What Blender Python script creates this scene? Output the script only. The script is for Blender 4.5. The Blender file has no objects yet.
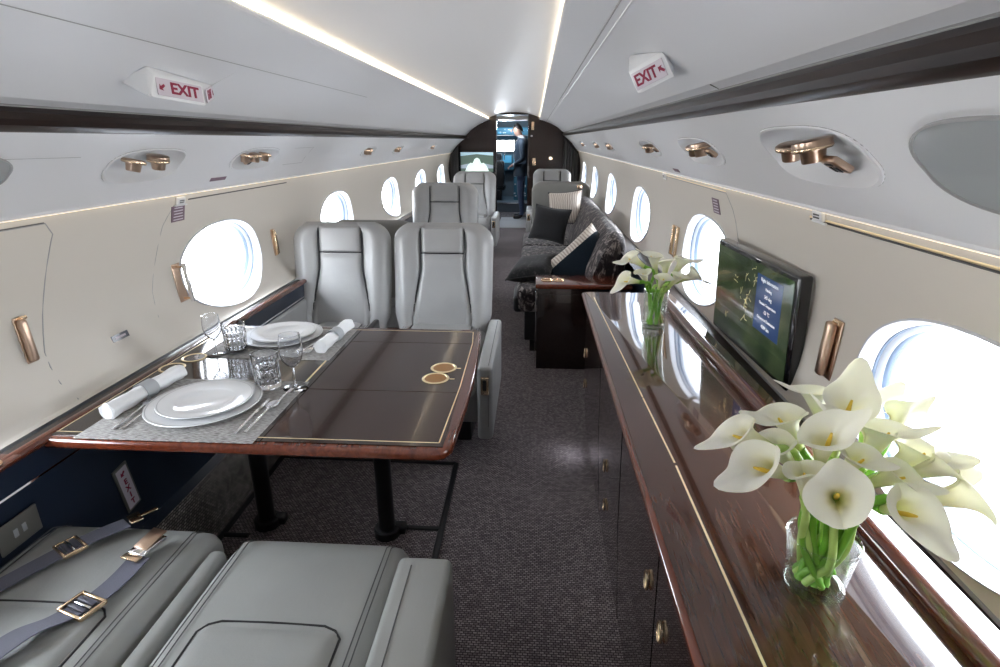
import bpy, bmesh, math, random
from math import sin, cos, pi, radians, atan2, sqrt, hypot
from mathutils import Matrix, Vector
random.seed(7)
S = bpy.context.scene
COL = S.collection
def T(x, y, z): return Matrix.Translation((x, y, z))
def RX(a): return Matrix.Rotation(radians(a), 4, 'X')
def RY(a): return Matrix.Rotation(radians(a), 4, 'Y')
def RZ(a): return Matrix.Rotation(radians(a), 4, 'Z')
def SC(x, y, z): return Matrix.Diagonal((x, y, z, 1))
I4 = Matrix.Identity(4)

# ---------------------------------------------------------------- materials
MATS = {}
def mat(name, col, rough=.5, metal=0., spec=.5, coat=0., emit=None, es=0., sheen=0., sss=0., alpha=None):
    m = bpy.data.materials.new(name); m.use_nodes = True
    b = m.node_tree.nodes['Principled BSDF']
    b.inputs['Base Color'].default_value = (*col, 1)
    b.inputs['Roughness'].default_value = rough
    b.inputs['Metallic'].default_value = metal
    b.inputs['Specular IOR Level'].default_value = spec
    b.inputs['Coat Weight'].default_value = coat
    b.inputs['Coat Roughness'].default_value = .02
    b.inputs['Sheen Weight'].default_value = sheen
    if sss:
        b.inputs['Subsurface Weight'].default_value = sss
        b.inputs['Subsurface Radius'].default_value = (.02, .02, .012)
        b.inputs['Subsurface Scale'].default_value = .3
    if emit:
        b.inputs['Emission Color'].default_value = (*emit, 1)
        b.inputs['Emission Strength'].default_value = es
    MATS[name] = m
    return m
def NT(m): 
    nt = m.node_tree
    return nt, nt.nodes, nt.links, nt.nodes['Principled BSDF']
def coords(m, scale=(1, 1, 1), rot=(0, 0, 0), kind='Object'):
    nt, N, L, b = NT(m)
    tc = N.new('ShaderNodeTexCoord'); mp = N.new('ShaderNodeMapping')
    mp.inputs['Scale'].default_value = scale; mp.inputs['Rotation'].default_value = rot
    L.new(tc.outputs[kind], mp.inputs['Vector'])
    return mp.outputs['Vector']
def ramp(m, fac, stops):
    nt, N, L, b = NT(m)
    r = N.new('ShaderNodeValToRGB'); L.new(fac, r.inputs['Fac'])
    e = r.color_ramp.elements
    e[0].position, e[0].color = stops[0][0], (*stops[0][1], 1)
    e[1].position, e[1].color = stops[-1][0], (*stops[-1][1], 1)
    for p, c in stops[1:-1]:
        k = e.new(p); k.color = (*c, 1)
    return r.outputs['Color']
def noise(m, vec, scale, detail=3, rough=.5, dist=0):
    nt, N, L, b = NT(m)
    n = N.new('ShaderNodeTexNoise'); L.new(vec, n.inputs['Vector'])
    n.inputs['Scale'].default_value = scale; n.inputs['Detail'].default_value = detail
    n.inputs['Roughness'].default_value = rough; n.inputs['Distortion'].default_value = dist
    return n.outputs['Fac']
def bump(m, fac, strength, dist=.002):
    nt, N, L, b = NT(m)
    n = N.new('ShaderNodeBump'); n.inputs['Strength'].default_value = strength
    n.inputs['Distance'].default_value = dist
    L.new(fac, n.inputs['Height']); L.new(n.outputs['Normal'], b.inputs['Normal'])
def base(m, colsock):
    nt, N, L, b = NT(m); L.new(colsock, b.inputs['Base Color'])

mat('ceiling', (.74, .75, .775), .42)
mat('panel', (.76, .765, .78), .42)
mat('side', (.69, .65, .585), .5)
mat('reveal', (.50, .54, .60), .4)
mat('reveal_dark', (.10, .14, .20), .4)
mat('reveal_white', (.62, .64, .68), .4)
mat('white', (.82, .83, .84), .35)
mat('grey_plastic', (.35, .36, .37), .35)
mat('dark_line', (.10, .10, .10), .6)
mat('soft_line', (.36, .36, .36), .6)
mat('gold', (.90, .68, .46), .24, 1)
mat('gold_edge', (.95, .80, .52), .3, .6)
mat('cup_gold', (.80, .46, .20), .28, 1)
mat('bronze', (.55, .40, .30), .28, 1)
mat('chrome', (.85, .85, .87), .12, 1)
mat('black_metal', (.012, .012, .014), .35, .3)
mat('black', (.01, .01, .012), .4)
mat('black_gloss', (.008, .009, .012), .12, coat=.5)
mat('navy', (.010, .018, .036), .33, coat=.3)
mat('porcelain', (.76, .77, .78), .14, coat=.4)
mat('napkin', (.88, .89, .90), .85, sheen=.3)
mat('napkin_ring', (.42, .44, .46), .5)
mat('smoke', (.36, .38, .385), .25, coat=.3)
mat('strap', (.085, .088, .125), .65, sheen=.3)
mat('strap_dark', (.05, .05, .075), .45, sheen=.2)
mat('led', (1, .9, .75), .5, emit=(1, .83, .58), es=9)
mat('led_side', (1, .9, .75), .5, emit=(1, .84, .62), es=.9)
mat('bulb', (1, .9, .75), .5, emit=(1, .85, .65), es=5)
mat('sign_face', (.66, .60, .66), .3)
mat('sign_red', (.28, .01, .05), .5)
mat('placard', (.20, .13, .17), .5)
mat('skin', (.55, .33, .25), .55, sss=.1)
mat('hair', (.012, .009, .008), .5)
mat('suit', (.025, .05, .085), .7, sheen=.3)
mat('trousers', (.09, .14, .28), .75, sheen=.3)
mat('shirt', (.7, .75, .8), .7)
mat('shoe', (.01, .01, .012), .3)
mat('windshield', (1, 1, 1), .5, emit=(.85, .93, 1), es=3)
mat('cockpit_teal', (.06, .18, .26), .4)
mat('cockpit_grey', (.12, .15, .18), .5)
mat('display', (.05, .3, .5), .3, emit=(.10, .38, .6), es=.5)
mat('well_shade', (.40, .19, .06), .35, .3); mat('well_dark', (.06, .03, .02), .25)
mat('knob_white', (.7, .75, .8), .4)
mat('petal', (.90, .88, .76), .42, sss=.2, sheen=.2)
mat('spadix', (.85, .60, .08), .6)
mat('stem', (.17, .40, .04), .35, sss=.1)
mat('stem_pale', (.44, .62, .17), .35, sss=.15)
mat('text_light', (.8, .85, .9), .5, emit=(.8, .85, .9), es=.5)
mat('text_gold', (.8, .7, .4), .5, emit=(.8, .7, .4), es=.25)
mat('screen_blue', (.02, .05, .14), .15, emit=(.02, .06, .17), es=.3)
mat('curtain', (.025, .022, .02), .7, sheen=.3)
mat('outlet', (.20, .195, .175), .35, .5)
mat('tan_leather', (.55, .42, .30), .5)

# leather
def leather(name, c):
    m = mat(name, c, .38, spec=.5)
    v = coords(m)
    nt, N, L, b = NT(m)
    a_ = noise(m, v, 260, 4, .6); w_ = noise(m, coords(m, (1, .55, 1)), 16, 2, .5, 1.5); ad = N.new('ShaderNodeMath'); ad.operation = 'MULTIPLY_ADD'; ad.inputs[1].default_value = 4.0
    L.new(w_, ad.inputs[0]); L.new(a_, ad.inputs[2]); bump(m, ad.outputs[0], .22, .0014)
    f = noise(m, v, 5, 2)
    base(m, ramp(m, f, [(.3, tuple(k * .93 for k in c)), (.7, tuple(min(1, k * 1.05) for k in c))]))
    return m
mat('scr_sky', (.5, .7, .8), .3, emit=(.40, .58, .66), es=.4); mat('scr_land', (.1, .15, .1), .3, emit=(.08, .13, .13), es=.4); mat('scr_grey', (.4, .45, .5), .3, emit=(.25, .32, .4), es=.4); mat('scr_white', (.8, .9, .85), .3, emit=(.62, .75, .70), es=.6); mat('mat_pale', (.62, .62, .64), .8)
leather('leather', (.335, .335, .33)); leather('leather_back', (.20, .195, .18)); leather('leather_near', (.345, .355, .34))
# woods
def wood(name, a, b_, rough=.16, sc=(14, 1.1, 14), coat=.8, bumpy=0):
    m = mat(name, a, rough, coat=coat)
    v = coords(m, sc)
    f = noise(m, v, 3.2, 6, .6, 1.2)
    base(m, ramp(m, f, [(.32, a), (.52, tuple((p + q) / 2 for p, q in zip(a, b_))), (.70, b_)]))
    return m
wood('table_wood', (.026, .013, .009), (.052, .025, .017), .12, coat=.15)
wood('table_flap', (.018, .013, .011), (.034, .024, .020), .10, coat=.2)
wood('mahogany', (.085, .016, .007), (.17, .038, .015), .18)
wood('rail_wood', (.060, .013, .007), (.115, .028, .012), .16)
wood('sideboard_wood', (.040, .016, .010), (.085, .034, .019), .09, (30, 2.2, 30))
wood('cabinet_wood', (.010, .006, .005), (.026, .013, .010), .16)
wood('trim_wood', (.008, .004, .003), (.024, .012, .009), .30, coat=.0); NT(MATS['trim_wood'])[3].inputs['Specular IOR Level'].default_value = .18
wood('ledge', (.022, .016, .014), (.045, .034, .030), .38, coat=0)
wood('bulkhead_wood', (.010, .005, .004), (.028, .011, .007), .25, (10, 10, 1.5), coat=.1)
# carpet: woven grid
def carpet(name, dark, mid, light, cell, upright=False):
    m = mat(name, mid, .95, spec=.1, sheen=.1)
    nt, N, L, b = NT(m)
    v = coords(m)
    if upright:
        sx = N.new('ShaderNodeSeparateXYZ'); cx = N.new('ShaderNodeCombineXYZ'); L.new(v, sx.inputs[0]); L.new(sx.outputs['Y'], cx.inputs['X']); L.new(sx.outputs['Z'], cx.inputs['Y']); v = cx.outputs[0]
    br = N.new('ShaderNodeTexBrick'); L.new(v, br.inputs['Vector'])
    br.inputs['Scale'].default_value = 1.0
    br.inputs['Brick Width'].default_value = cell * 1.05
    br.inputs['Row Height'].default_value = cell * .62
    br.inputs['Mortar Size'].default_value = cell * .13
    br.inputs['Mortar Smooth'].default_value = .4
    br.inputs['Bias'].default_value = -.1
    br.inputs['Color1'].default_value = (*mid, 1); br.inputs['Color2'].default_value = (*light, 1)
    br.inputs['Mortar'].default_value = (*dark, 1)
    f = noise(m, v, 420, 2, .6); r = ramp(m, f, [(.3, (.45, .45, .45)), (.7, (1.3, 1.3, 1.3))])
    f2 = noise(m, v, 2.2, 3); r2 = ramp(m, f2, [(.3, (.85, .85, .85)), (.7, (1.12, 1.12, 1.12))])
    mx = N.new('ShaderNodeMixRGB'); mx.blend_type = 'MULTIPLY'; mx.inputs[0].default_value = 1
    mx2 = N.new('ShaderNodeMixRGB'); mx2.blend_type = 'MULTIPLY'; mx2.inputs[0].default_value = 1
    L.new(br.outputs['Color'], mx.inputs[1]); L.new(r, mx.inputs[2])
    L.new(mx.outputs[0], mx2.inputs[1]); L.new(r2, mx2.inputs[2]); base(m, mx2.outputs[0])
    bump(m, br.outputs['Fac'], -.6, .003)
    return m
carpet('carpet', (.055, .044, .048), (.215, .180, .187), (.48, .42, .42), .0135)
carpet('carpet_wall', (.035, .032, .030), (.22, .20, .185), (.60, .56, .52), .015, True)
# table mat weave
m = mat('placemat', (.35, .34, .33), .8)
v = coords(m, (60, 520, 1)); f = noise(m, v, 1, 3); base(m, ramp(m, f, [(.42, (.20, .19, .18)), (.58, (.50, .49, .475))])); bump(m, f, .3, .001)
# sofa fabric and cushions
def fabric(name, a, b_, c, sc=26, st=(.4, .55, .68)):
    m = mat(name, a, .9, sheen=.15, spec=.2)
    v = coords(m, (1, 1, .5)); f = noise(m, v, sc, 6, .7, .8)
    base(m, ramp(m, f, [(st[0], a), (st[1], b_), (st[2], c)]))
    bump(m, noise(m, v, 300, 2), .3, .001)
    return m
fabric('sofa_fabric', (.018, .014, .016), (.045, .036, .038), (.34, .30, .28), 26, (.42, .52, .62))
fabric('cushion_charcoal', (.018, .018, .020), (.026, .026, .028), (.035, .035, .038), 200)
fabric('cushion_navy', (.006, .012, .020), (.009, .018, .028), (.014, .024, .036), 120)
fabric('cushion_black', (.008, .008, .009), (.016, .015, .015), (.055, .05, .05), 34)
m = mat('cushion_stripe', (.5, .45, .4), .85, sheen=.2)
v = coords(m, (1, 1, 1)); nt, N, L, b = NT(m)
w = N.new('ShaderNodeTexWave'); L.new(v, w.inputs['Vector']); w.inputs['Scale'].default_value = 14; w.inputs['Distortion'].default_value = 3.0
base(m, ramp(m, w.outputs['Fac'], [(.15, (.40, .33, .28)), (.5, (.56, .49, .43)), (.8, (.66, .60, .53))]))
# petal gradient: greenish base to creamy rim, running with the flower's own length
m = MATS['petal']; nt, N, L, b = NT(m)
v = coords(m); sp = N.new('ShaderNodeSeparateXYZ'); L.new(v, sp.inputs[0])
mr = N.new('ShaderNodeMapRange'); L.new(sp.outputs['Z'], mr.inputs['Value'])
mr.inputs['From Min'].default_value = 0; mr.inputs['From Max'].default_value = .085
base(m, ramp(m, mr.outputs['Result'], [(0, (.30, .50, .06)), (.22, (.60, .70, .22)), (.45, (.90, .90, .62)), (.68, (.97, .96, .86)), (1, (.98, .97, .93))]))
tr = N.new('ShaderNodeBsdfTranslucent'); tr.inputs['Color'].default_value = (.95, .95, .72, 1); mxp = N.new('ShaderNodeMixShader'); mxp.inputs[0].default_value = .28
L.new(b.outputs[0], mxp.inputs[1]); L.new(tr.outputs[0], mxp.inputs[2]); L.new(mxp.outputs[0], N['Material Output'].inputs['Surface'])
# napkin bump
bump(MATS['napkin'], noise(MATS['napkin'], coords(MATS['napkin']), 500, 2), .3, .001)
bump(MATS['strap'], noise(MATS['strap'], coords(MATS['strap']), 700, 1), .5, .001)
# glass: clear pane = transparent with Fresnel gloss
def pane(name, tint=(1, 1, 1), ior=1.45, rough=0.):
    m = bpy.data.materials.new(name); m.use_nodes = True; nt = m.node_tree; N = nt.nodes; L = nt.links; N.clear()
    o = N.new('ShaderNodeOutputMaterial'); t = N.new('ShaderNodeBsdfTransparent'); g = N.new('ShaderNodeBsdfGlossy')
    lw = N.new('ShaderNodeLayerWeight'); lw.inputs['Blend'].default_value = .5; pw = N.new('ShaderNodeMath'); pw.operation = 'POWER'; pw.inputs[1].default_value = 4
    fr = N.new('ShaderNodeMath'); fr.operation = 'MULTIPLY_ADD'; fr.inputs[1].default_value = .9; fr.inputs[2].default_value = .05; mx = N.new('ShaderNodeMixShader')
    L.new(lw.outputs['Facing'], pw.inputs[0]); L.new(pw.outputs[0], fr.inputs[0])
    t.inputs['Color'].default_value = (*tint, 1); g.inputs['Roughness'].default_value = rough
    L.new(fr.outputs[0], mx.inputs[0]); L.new(t.outputs[0], mx.inputs[1]); L.new(g.outputs[0], mx.inputs[2]); L.new(mx.outputs[0], o.inputs[0])
    MATS[name] = m
pane('pane'); pane('vase_pane', (.975, 1, .98))
def glassm(name, col=(1, 1, 1), rough=0., ior=1.45):
    m = mat(name, col, rough); b = NT(m)[3]
    b.inputs['Transmission Weight'].default_value = 1; b.inputs['IOR'].default_value = ior
glassm('crystal', (.97, .98, 1)); glassm('vase_glass', (.97, 1, .985), 0, 1.3); glassm('water', (.95, 1, .93), 0, 1.33)

# ---------------------------------------------------------------- mesh building
class MB:
    def __init__(s): s.v = []; s.f = []; s.m = []
    def add(s, vs, fs, M=None, mi=0):
        o = len(s.v)
        s.v += [tuple(M @ Vector(p)) if M is not None else tuple(p) for p in vs]
        s.f += [tuple(i + o for i in f) for f in fs]; s.m += [mi] * len(fs)
        return s
    def grid(s, fn, nu, nv, cu=False, cv=False, M=None, mi=0):
        vs = []
        for i in range(nu + (0 if cu else 1)):
            for j in range(nv + (0 if cv else 1)): vs.append(fn(i / nu, j / nv))
        nj = nv + (0 if cv else 1); ni = nu + (0 if cu else 1); fs = []
        for i in range(nu):
            for j in range(nv):
                a = (i % ni) * nj + j % nj; b = ((i + 1) % ni) * nj + j % nj
                c = ((i + 1) % ni) * nj + (j + 1) % nj; d = (i % ni) * nj + (j + 1) % nj
                fs.append((a, b, c, d))
        return s.add(vs, fs, M, mi)
    def box(s, c, d, r=0., seg=3, M=None, mi=0):
        bm = bmesh.new(); bmesh.ops.create_cube(bm, size=1)
        bmesh.ops.scale(bm, vec=d, verts=bm.verts)
        if r > 0: bmesh.ops.bevel(bm, geom=bm.edges[:], offset=min(r, min(d) * .49), segments=seg, profile=.5, affect='EDGES')
        bmesh.ops.translate(bm, vec=c, verts=bm.verts)
        bm.verts.index_update()
        s.add([v.co[:] for v in bm.verts], [[v.index for v in f.verts] for f in bm.faces], M, mi); bm.free(); return s
    def tube(s, pts, r, n=10, M=None, cap=True, flat=None, mi=0):
        pts = [Vector(p) for p in pts]; rs = r if isinstance(r, (list, tuple)) else [r] * len(pts)
        vs = []; up = None
        for i, p in enumerate(pts):
            t = (pts[min(i + 1, len(pts) - 1)] - pts[max(i - 1, 0)]).normalized()
            if up is None:
                up = Vector((0, 0, 1)) if abs(t.z) < .9 else Vector((1, 0, 0))
            a = t.cross(up).normalized(); up = a.cross(t).normalized()
            for k in range(n):
                th = 2 * pi * k / n
                fl = flat or 1.
                vs.append(p + a * cos(th) * rs[i] + up * sin(th) * rs[i] * fl)
        fs = []
        for i in range(len(pts) - 1):
            for k in range(n):
                fs.append((i * n + k, i * n + (k + 1) % n, (i + 1) * n + (k + 1) % n, (i + 1) * n + k))
        if cap: fs += [tuple(range(n))[::-1], tuple((len(pts) - 1) * n + k for k in range(n))]
        return s.add(vs, fs, M, mi)
    def lathe(s, prof, n=32, M=None, mi=0):
        return s.grid(lambda u, v: (prof[int(round(v * (len(prof) - 1)))][0] * cos(2 * pi * u),
                                    prof[int(round(v * (len(prof) - 1)))][0] * sin(2 * pi * u),
                                    prof[int(round(v * (len(prof) - 1)))][1]), n, len(prof) - 1, cu=True, M=M, mi=mi)
    def prism(s, poly, h, M=None, r=0., seg=2, mi=0):
        bm = bmesh.new(); vs = [bm.verts.new((x, y, 0)) for x, y in poly]; f = bm.faces.new(vs)
        e = bmesh.ops.extrude_face_region(bm, geom=[f]); ev = [g for g in e['geom'] if isinstance(g, bmesh.types.BMVert)]
        bmesh.ops.translate(bm, vec=(0, 0, h), verts=ev)
        if r > 0:
            ed = [g for g in bm.edges if abs(g.verts[0].co.z - g.verts[1].co.z) < 1e-6]
            bmesh.ops.bevel(bm, geom=ed, offset=r, segments=seg, profile=.5, affect='EDGES')
        bmesh.ops.recalc_face_normals(bm, faces=bm.faces); bm.verts.index_update()
        s.add([v.co[:] for v in bm.verts], [[v.index for v in f.verts] for f in bm.faces], M, mi); bm.free(); return s
    def build(s, name, mats, parent=None, smooth=40, loc=None):
        me = bpy.data.meshes.new(name); me.from_pydata(s.v, [], s.f)
        bm = bmesh.new(); bm.from_mesh(me); bmesh.ops.remove_doubles(bm, verts=bm.verts, dist=1e-6)
        bmesh.ops.recalc_face_normals(bm, faces=bm.faces) if smooth else None
        bm.to_mesh(me); bm.free()
        for mn in (mats if isinstance(mats, (list, tuple)) else [mats]): me.materials.append(MATS[mn])
        if len(me.materials) > 1 and len(me.polygons) == len(s.m):
            me.polygons.foreach_set('material_index', s.m)
        if smooth:
            me.polygons.foreach_set('use_smooth', [True] * len(me.polygons))
            me.set_sharp_from_angle(angle=radians(smooth))
        o = bpy.data.objects.new(name, me); COL.objects.link(o)
        if loc: 
            for v in me.vertices: v.co -= Vector(loc)
            o.location = loc
        if parent: o.parent = parent
        me.update()
        return o
def tag(o, label, cat, group=None):
    o['label'] = label; o['category'] = cat
    if group: o['group'] = group
    return o
def thing(name, label, cat, M=I4, group=None):
    o = bpy.data.objects.new(name, None); COL.objects.link(o); o.empty_display_size = .05
    o.matrix_world = M; tag(o, label, cat, group); return o
def struct(o): o['kind'] = 'structure'; return o
def text(name, body, size, mname, parent, M, ex=.0006, align='CENTER', font_scale=1.0, off=0):
    c = bpy.data.curves.new(name + '_outline', 'FONT'); c.body = body; c.size = size; c.align_x = align; c.align_y = 'CENTER'
    c.extrude = ex; c.offset = off; c.materials.append(MATS[mname]); c.resolution_u = 3
    t = bpy.data.objects.new(name + '_outline', c); COL.objects.link(t); bpy.context.view_layer.update()
    me = bpy.data.meshes.new_from_object(t.evaluated_get(bpy.context.evaluated_depsgraph_get())); bpy.data.objects.remove(t)
    o = bpy.data.objects.new(name, me); COL.objects.link(o); o.parent = parent; o.matrix_local = M; return o
def copy_tree(root, M=None, label=None, group=None):
    def rec(o, par):
        c = o.copy(); COL.objects.link(c); c.parent = par
        for ch in o.children: rec(ch, c)
        return c
    r = rec(root, None)
    if M is not None: r.matrix_world = M
    if label: r['label'] = label
    if group: r['group'] = group
    return r
def frame(o, x, y, z):   # matrix from origin and three axes
    M = Matrix.Identity(4)
    for i, a in enumerate((x, y, z)):
        for k in range(3): M[k][i] = a[k]
    for k in range(3): M[k][3] = o[k]
    return M
def spline(pts, n=8):
    pts = [Vector(p) for p in pts]; out = []
    P = [pts[0] * 2 - pts[1]] + pts + [pts[-1] * 2 - pts[-2]]
    for i in range(1, len(P) - 2):
        for k in range(n):
            t = k / n; a, b, c, d = P[i - 1], P[i], P[i + 1], P[i + 2]
            out.append(.5 * ((2 * b) + (c - a) * t + (2 * a - 5 * b + 4 * c - d) * t * t + (3 * b - a - 3 * c + d) * t ** 3))
    out.append(pts[-1]); return out
m = mat('screen_map', (.01, .02, .01), .10, coat=.4); nt, N, L, b = NT(m)
f = noise(m, coords(m), 7, 3, .6, .5); c_ = ramp(m, f, [(.30, (.012, .024, .016)), (.55, (.040, .060, .028)), (.75, (.075, .095, .045))])
base(m, c_); L.new(c_, b.inputs['Emission Color']); b.inputs['Emission Strength'].default_value = .38
# ---------------------------------------------------------------- camera
F_PX = 555.0
cam = bpy.data.cameras.new('camera'); cam.sensor_width = 36; cam.lens = F_PX / 1000 * 36; cam.clip_start = .02
co = bpy.data.objects.new('camera', cam); COL.objects.link(co)
pitch = math.atan((333.5 - 140) / F_PX); yaw = math.atan(35 / hypot(F_PX, 193.5))
co.location = (.34, 0, 1.44); co.rotation_euler = (pi / 2 - pitch, 0, yaw)
S.camera = co
Y0, Y1 = -2.6, 9.6
# ---------------------------------------------------------------- cabin shell profiles
SIDE = {1: dict(wall=[(.70, 1.04), (.745, 1.062), (.80, 1.080), (.86, 1.090), (.93, 1.096), (1.0, 1.098), (1.08, 1.095), (1.155, 1.082), (1.235, 1.06), (1.27, 1.05)],
                psu=[(1.285, 1.03), (1.33, .99), (1.355, .97), (1.395, .94), (1.445, .885), (1.48, .845), (1.503, .815)], dz=.047, low=[(.0, .96), (.45, 1.0), (.70, 1.04)]),
        -1: dict(wall=[(.70, .995), (.706, 1.015), (.73, 1.045), (.78, 1.072), (.83, 1.085), (.90, 1.092), (.97, 1.095), (1.08, 1.085), (1.105, 1.08), (1.16, 1.07), (1.22, 1.055), (1.235, 1.05)],
                 psu=[(1.25, 1.025), (1.285, 1.0), (1.32, .972), (1.36, .94), (1.40, .893), (1.43, .857), (1.456, .815)], dz=0, low=[(.0, .857), (.22, .897), (.235, .93), (.62, .938), (.685, .94), (.70, .995)])}
def X(sgn, z, part='wall'):
    P = SIDE[sgn][part]
    if z <= P[0][0]: return sgn * P[0][1]
    for (z0, x0), (z1, x1) in zip(P, P[1:]):
        if z <= z1: return sgn * (x0 + (x1 - x0) * (z - z0) / (z1 - z0))
    return sgn * P[-1][1]
def inward(sgn, z, part='wall'):
    e = .012; dx = X(sgn, z + e, part) - X(sgn, z - e, part); n = Vector((-2 * e, 0, dx)) * sgn
    n = Vector((-sgn * 2 * e, 0, sgn * dx)); return n.normalized()
def surf(sgn, y, z, part='wall', off=0.):   # a point on the wall, off metres into the cabin
    return Vector((X(sgn, z, part), y, z)) + inward(sgn, z, part) * off
WIN_Y = [-2.23, -.665, .895, 2.475, 4.04, 5.62, 7.18, 8.75]
WIN_Z = {1: .945, -1: .905}
NV = 12
def wall_cell(mb, sgn, y0, y1, zs, part, hole=None):
    if not hole:
        mb.grid(lambda u, v: (X(sgn, zs[int(round(v * (len(zs) - 1)))], part), y0 + (y1 - y0) * u, zs[int(round(v * (len(zs) - 1)))]), 1, len(zs) - 1); return
    yc, zc, a, b, ex = hole
    m = len(zs) - 1; q = 16; ring = []
    for k in range(q): ring.append((y0 + (y1 - y0) * k / q, zs[0]))
    for k in range(m): ring.append((y1, zs[k]))
    for k in range(q): ring.append((y1 + (y0 - y1) * k / q, zs[-1]))
    for k in range(m): ring.append((y0, zs[m - k]))
    inner = []
    for (y, z) in ring:
        th = atan2((z - zc) / b, (y - yc) / a); c, s_ = cos(th), sin(th)
        r = (abs(c) ** ex + abs(s_) ** ex) ** (-1 / ex)
        inner.append((yc + a * r * c, zc + b * r * s_))
    vs = []; R = 7; n = len(ring)
    for j in range(R + 1):
        t = (j / R) ** 1.5
        for i in range(n):
            y = inner[i][0] + (ring[i][0] - inner[i][0]) * t; z = inner[i][1] + (ring[i][1] - inner[i][1]) * t
            if t == 1: vs.append((X(sgn, z, part), y, z))
            else: vs.append((X(sgn, z, part), y, z))
    fs = [(j * n + i, j * n + (i + 1) % n, (j + 1) * n + (i + 1) % n, (j + 1) * n + i) for j in range(R) for i in range(n)]
    mb.add(vs, fs)
def se(th, a, b, ex):
    c, s_ = cos(th), sin(th); r = (abs(c) ** ex + abs(s_) ** ex) ** (-1 / ex); return a * r * c, b * r * s_
# reading-light recesses in the overhead panels: centre y, centre z, half sizes
PSU = {1: [(1.262, 1.408, .215, .056), (2.13, 1.402, .22, .044), (3.05, 1.40, .19, .036), (4.75, 1.39, .17, .034), (5.75, 1.39, .17, .034), (7.4, 1.39, .17, .034)],
       -1: [(1.84, 1.360, .180, .050), (2.60, 1.360, .20, .044), (4.45, 1.355, .17, .034), (5.42, 1.355, .15, .034), (7.3, 1.355, .17, .034)]}
for sgn, side in ((1, 'right'), (-1, 'left')):
    P = SIDE[sgn]; mb = MB()
    wz = [z for z, x in P['wall']]
    # window band
    zb0, zb1 = WIN_Z[sgn] - .2, WIN_Z[sgn] + .2
    zb = [zb0 + (zb1 - zb0) * k / 8 for k in range(9)]
    edges = [Y0]
    for yc in WIN_Y:
        if yc - .42 > edges[-1]: wall_cell(mb, sgn, edges[-1], yc - .42, zb, 'wall')
        y_a = max(edges[-1], yc - .42); y_b = min(yc + .42, Y1)
        wall_cell(mb, sgn, y_a, y_b, zb, 'wall', (yc, WIN_Z[sgn], .337, .184, 2.2)); edges.append(y_b)
    if edges[-1] < Y1: wall_cell(mb, sgn, edges[-1], Y1, zb, 'wall')
    lo = [z for z in wz if z < zb0 - .001] + [zb0]; hi = [zb1] + [z for z in wz if z > zb1 + .001]
    if len(lo) > 1: wall_cell(mb, sgn, Y0, Y1, lo, 'wall')
    wall_cell(mb, sgn, Y0, Y1, hi, 'wall')
    struct(mb.build('wall_' + side, 'side', smooth=50))
    # overhead service panel with its recesses
    mb = MB(); pz = [z for z, x in P['psu']]; y = Y0
    zz = [pz[0] + (pz[-1] - pz[0]) * k / 8 for k in range(9)]
    for (yc, zc, a, b) in PSU[sgn]:
        wall_cell(mb, sgn, y, yc - a - .05, zz, 'psu'); wall_cell(mb, sgn, yc - a - .05, yc + a + .05, zz, 'psu', (yc, zc, a, b, 3.0)); y = yc + a + .05
    wall_cell(mb, sgn, y, Y1, zz, 'psu')
    struct(mb.build('wall_' + side, 'panel', smooth=50))
    # strips: ledge, dark wood trim, grey band, lower ceiling panel, cove lip
    dz = P['dz']
    def strip(name, mname, prof, nseg=1, kind=True, y0=Y0, y1=Y1):
        m_ = MB(); m_.grid(lambda u, v: (sgn * prof[int(round(v * (len(prof) - 1)))][0], y0 + (y1 - y0) * u, prof[int(round(v * (len(prof) - 1)))][1]), nseg, len(prof) - 1)
        return struct(m_.build(name, mname, smooth=30))
    wx, wzt = P['wall'][-1][1], P['wall'][-1][0]; px, pzb = P['psu'][0][1], P['psu'][0][0]
    strip('trim_1', 'panel', [(px, pzb), (px - .002, pzb - .006), (px + .006, pzb - .010)])
    strip('trim_2', 'led_side', [(px + .006, pzb - .010), (wx, wzt)])
    z0 = P['psu'][-1][0]
    strip('trim_3', 'trim_wood', [(.815, z0), (.802, z0 + .003), (.789, z0 + .014), (.785, z0 + .027), (.789, z0 + .042), (.80, z0 + .053)])
    strip('trim_4', 'soft_line', [(.80, z0 + .053), (.803, z0 + .056), (.80, z0 + .058)])
    strip('trim_5', 'ceiling', [(.80, z0 + .058), (.775, z0 + .070)])
    if sgn == 1: pan = [(.775, z0 + .070), (.70, 1.635), (.60, 1.687), (.50, 1.725), (.42, 1.748)]
    else: pan = [(.775, z0 + .070), (.70, 1.600), (.60, 1.665), (.50, 1.715), (.42, 1.748)]
    pan = [tuple(p) for p in [(q.x, q.y) for q in spline([(a, b, 0) for a, b in pan], 4)]]
    strip('ceiling', 'ceiling', pan)
    strip('trim_6', 'panel', [(.42, 1.748), (.408, 1.751), (.404, 1.757), (.408, 1.765), (.414, 1.766)])
    strip('trim_7', 'led', [(.414, 1.766), (.425, 1.776)])
    strip('trim_8', 'panel', [(.425, 1.776), (.424, 1.782), (.40, 1.788)])
    # lower wall
    low = P['low']
    if sgn == -1:
        strip('baseboard_left', 'carpet_wall', [(low[0][1], low[0][0]), (low[1][1], low[1][0])])
        strip('trim_9', 'navy', [(low[1][1], low[1][0]), (low[2][1], low[2][0]), (low[3][1], low[3][0]), (.94, .69)])
        strip('trim_10', 'chrome', [(.9365, .606), (.934, .609), (.9375, .612)])
    else:
        strip('wall_right', 'navy', [(x, z) for z, x in low])
mb = MB(); cp = [(.40, 1.788), (.30, 1.824), (.15, 1.855), (0, 1.862)]; cp += [(-x, z) for x, z in cp[-2::-1]]
cp = [(q.x, q.y) for q in spline([(a, b, 0) for a, b in cp], 4)]
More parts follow.
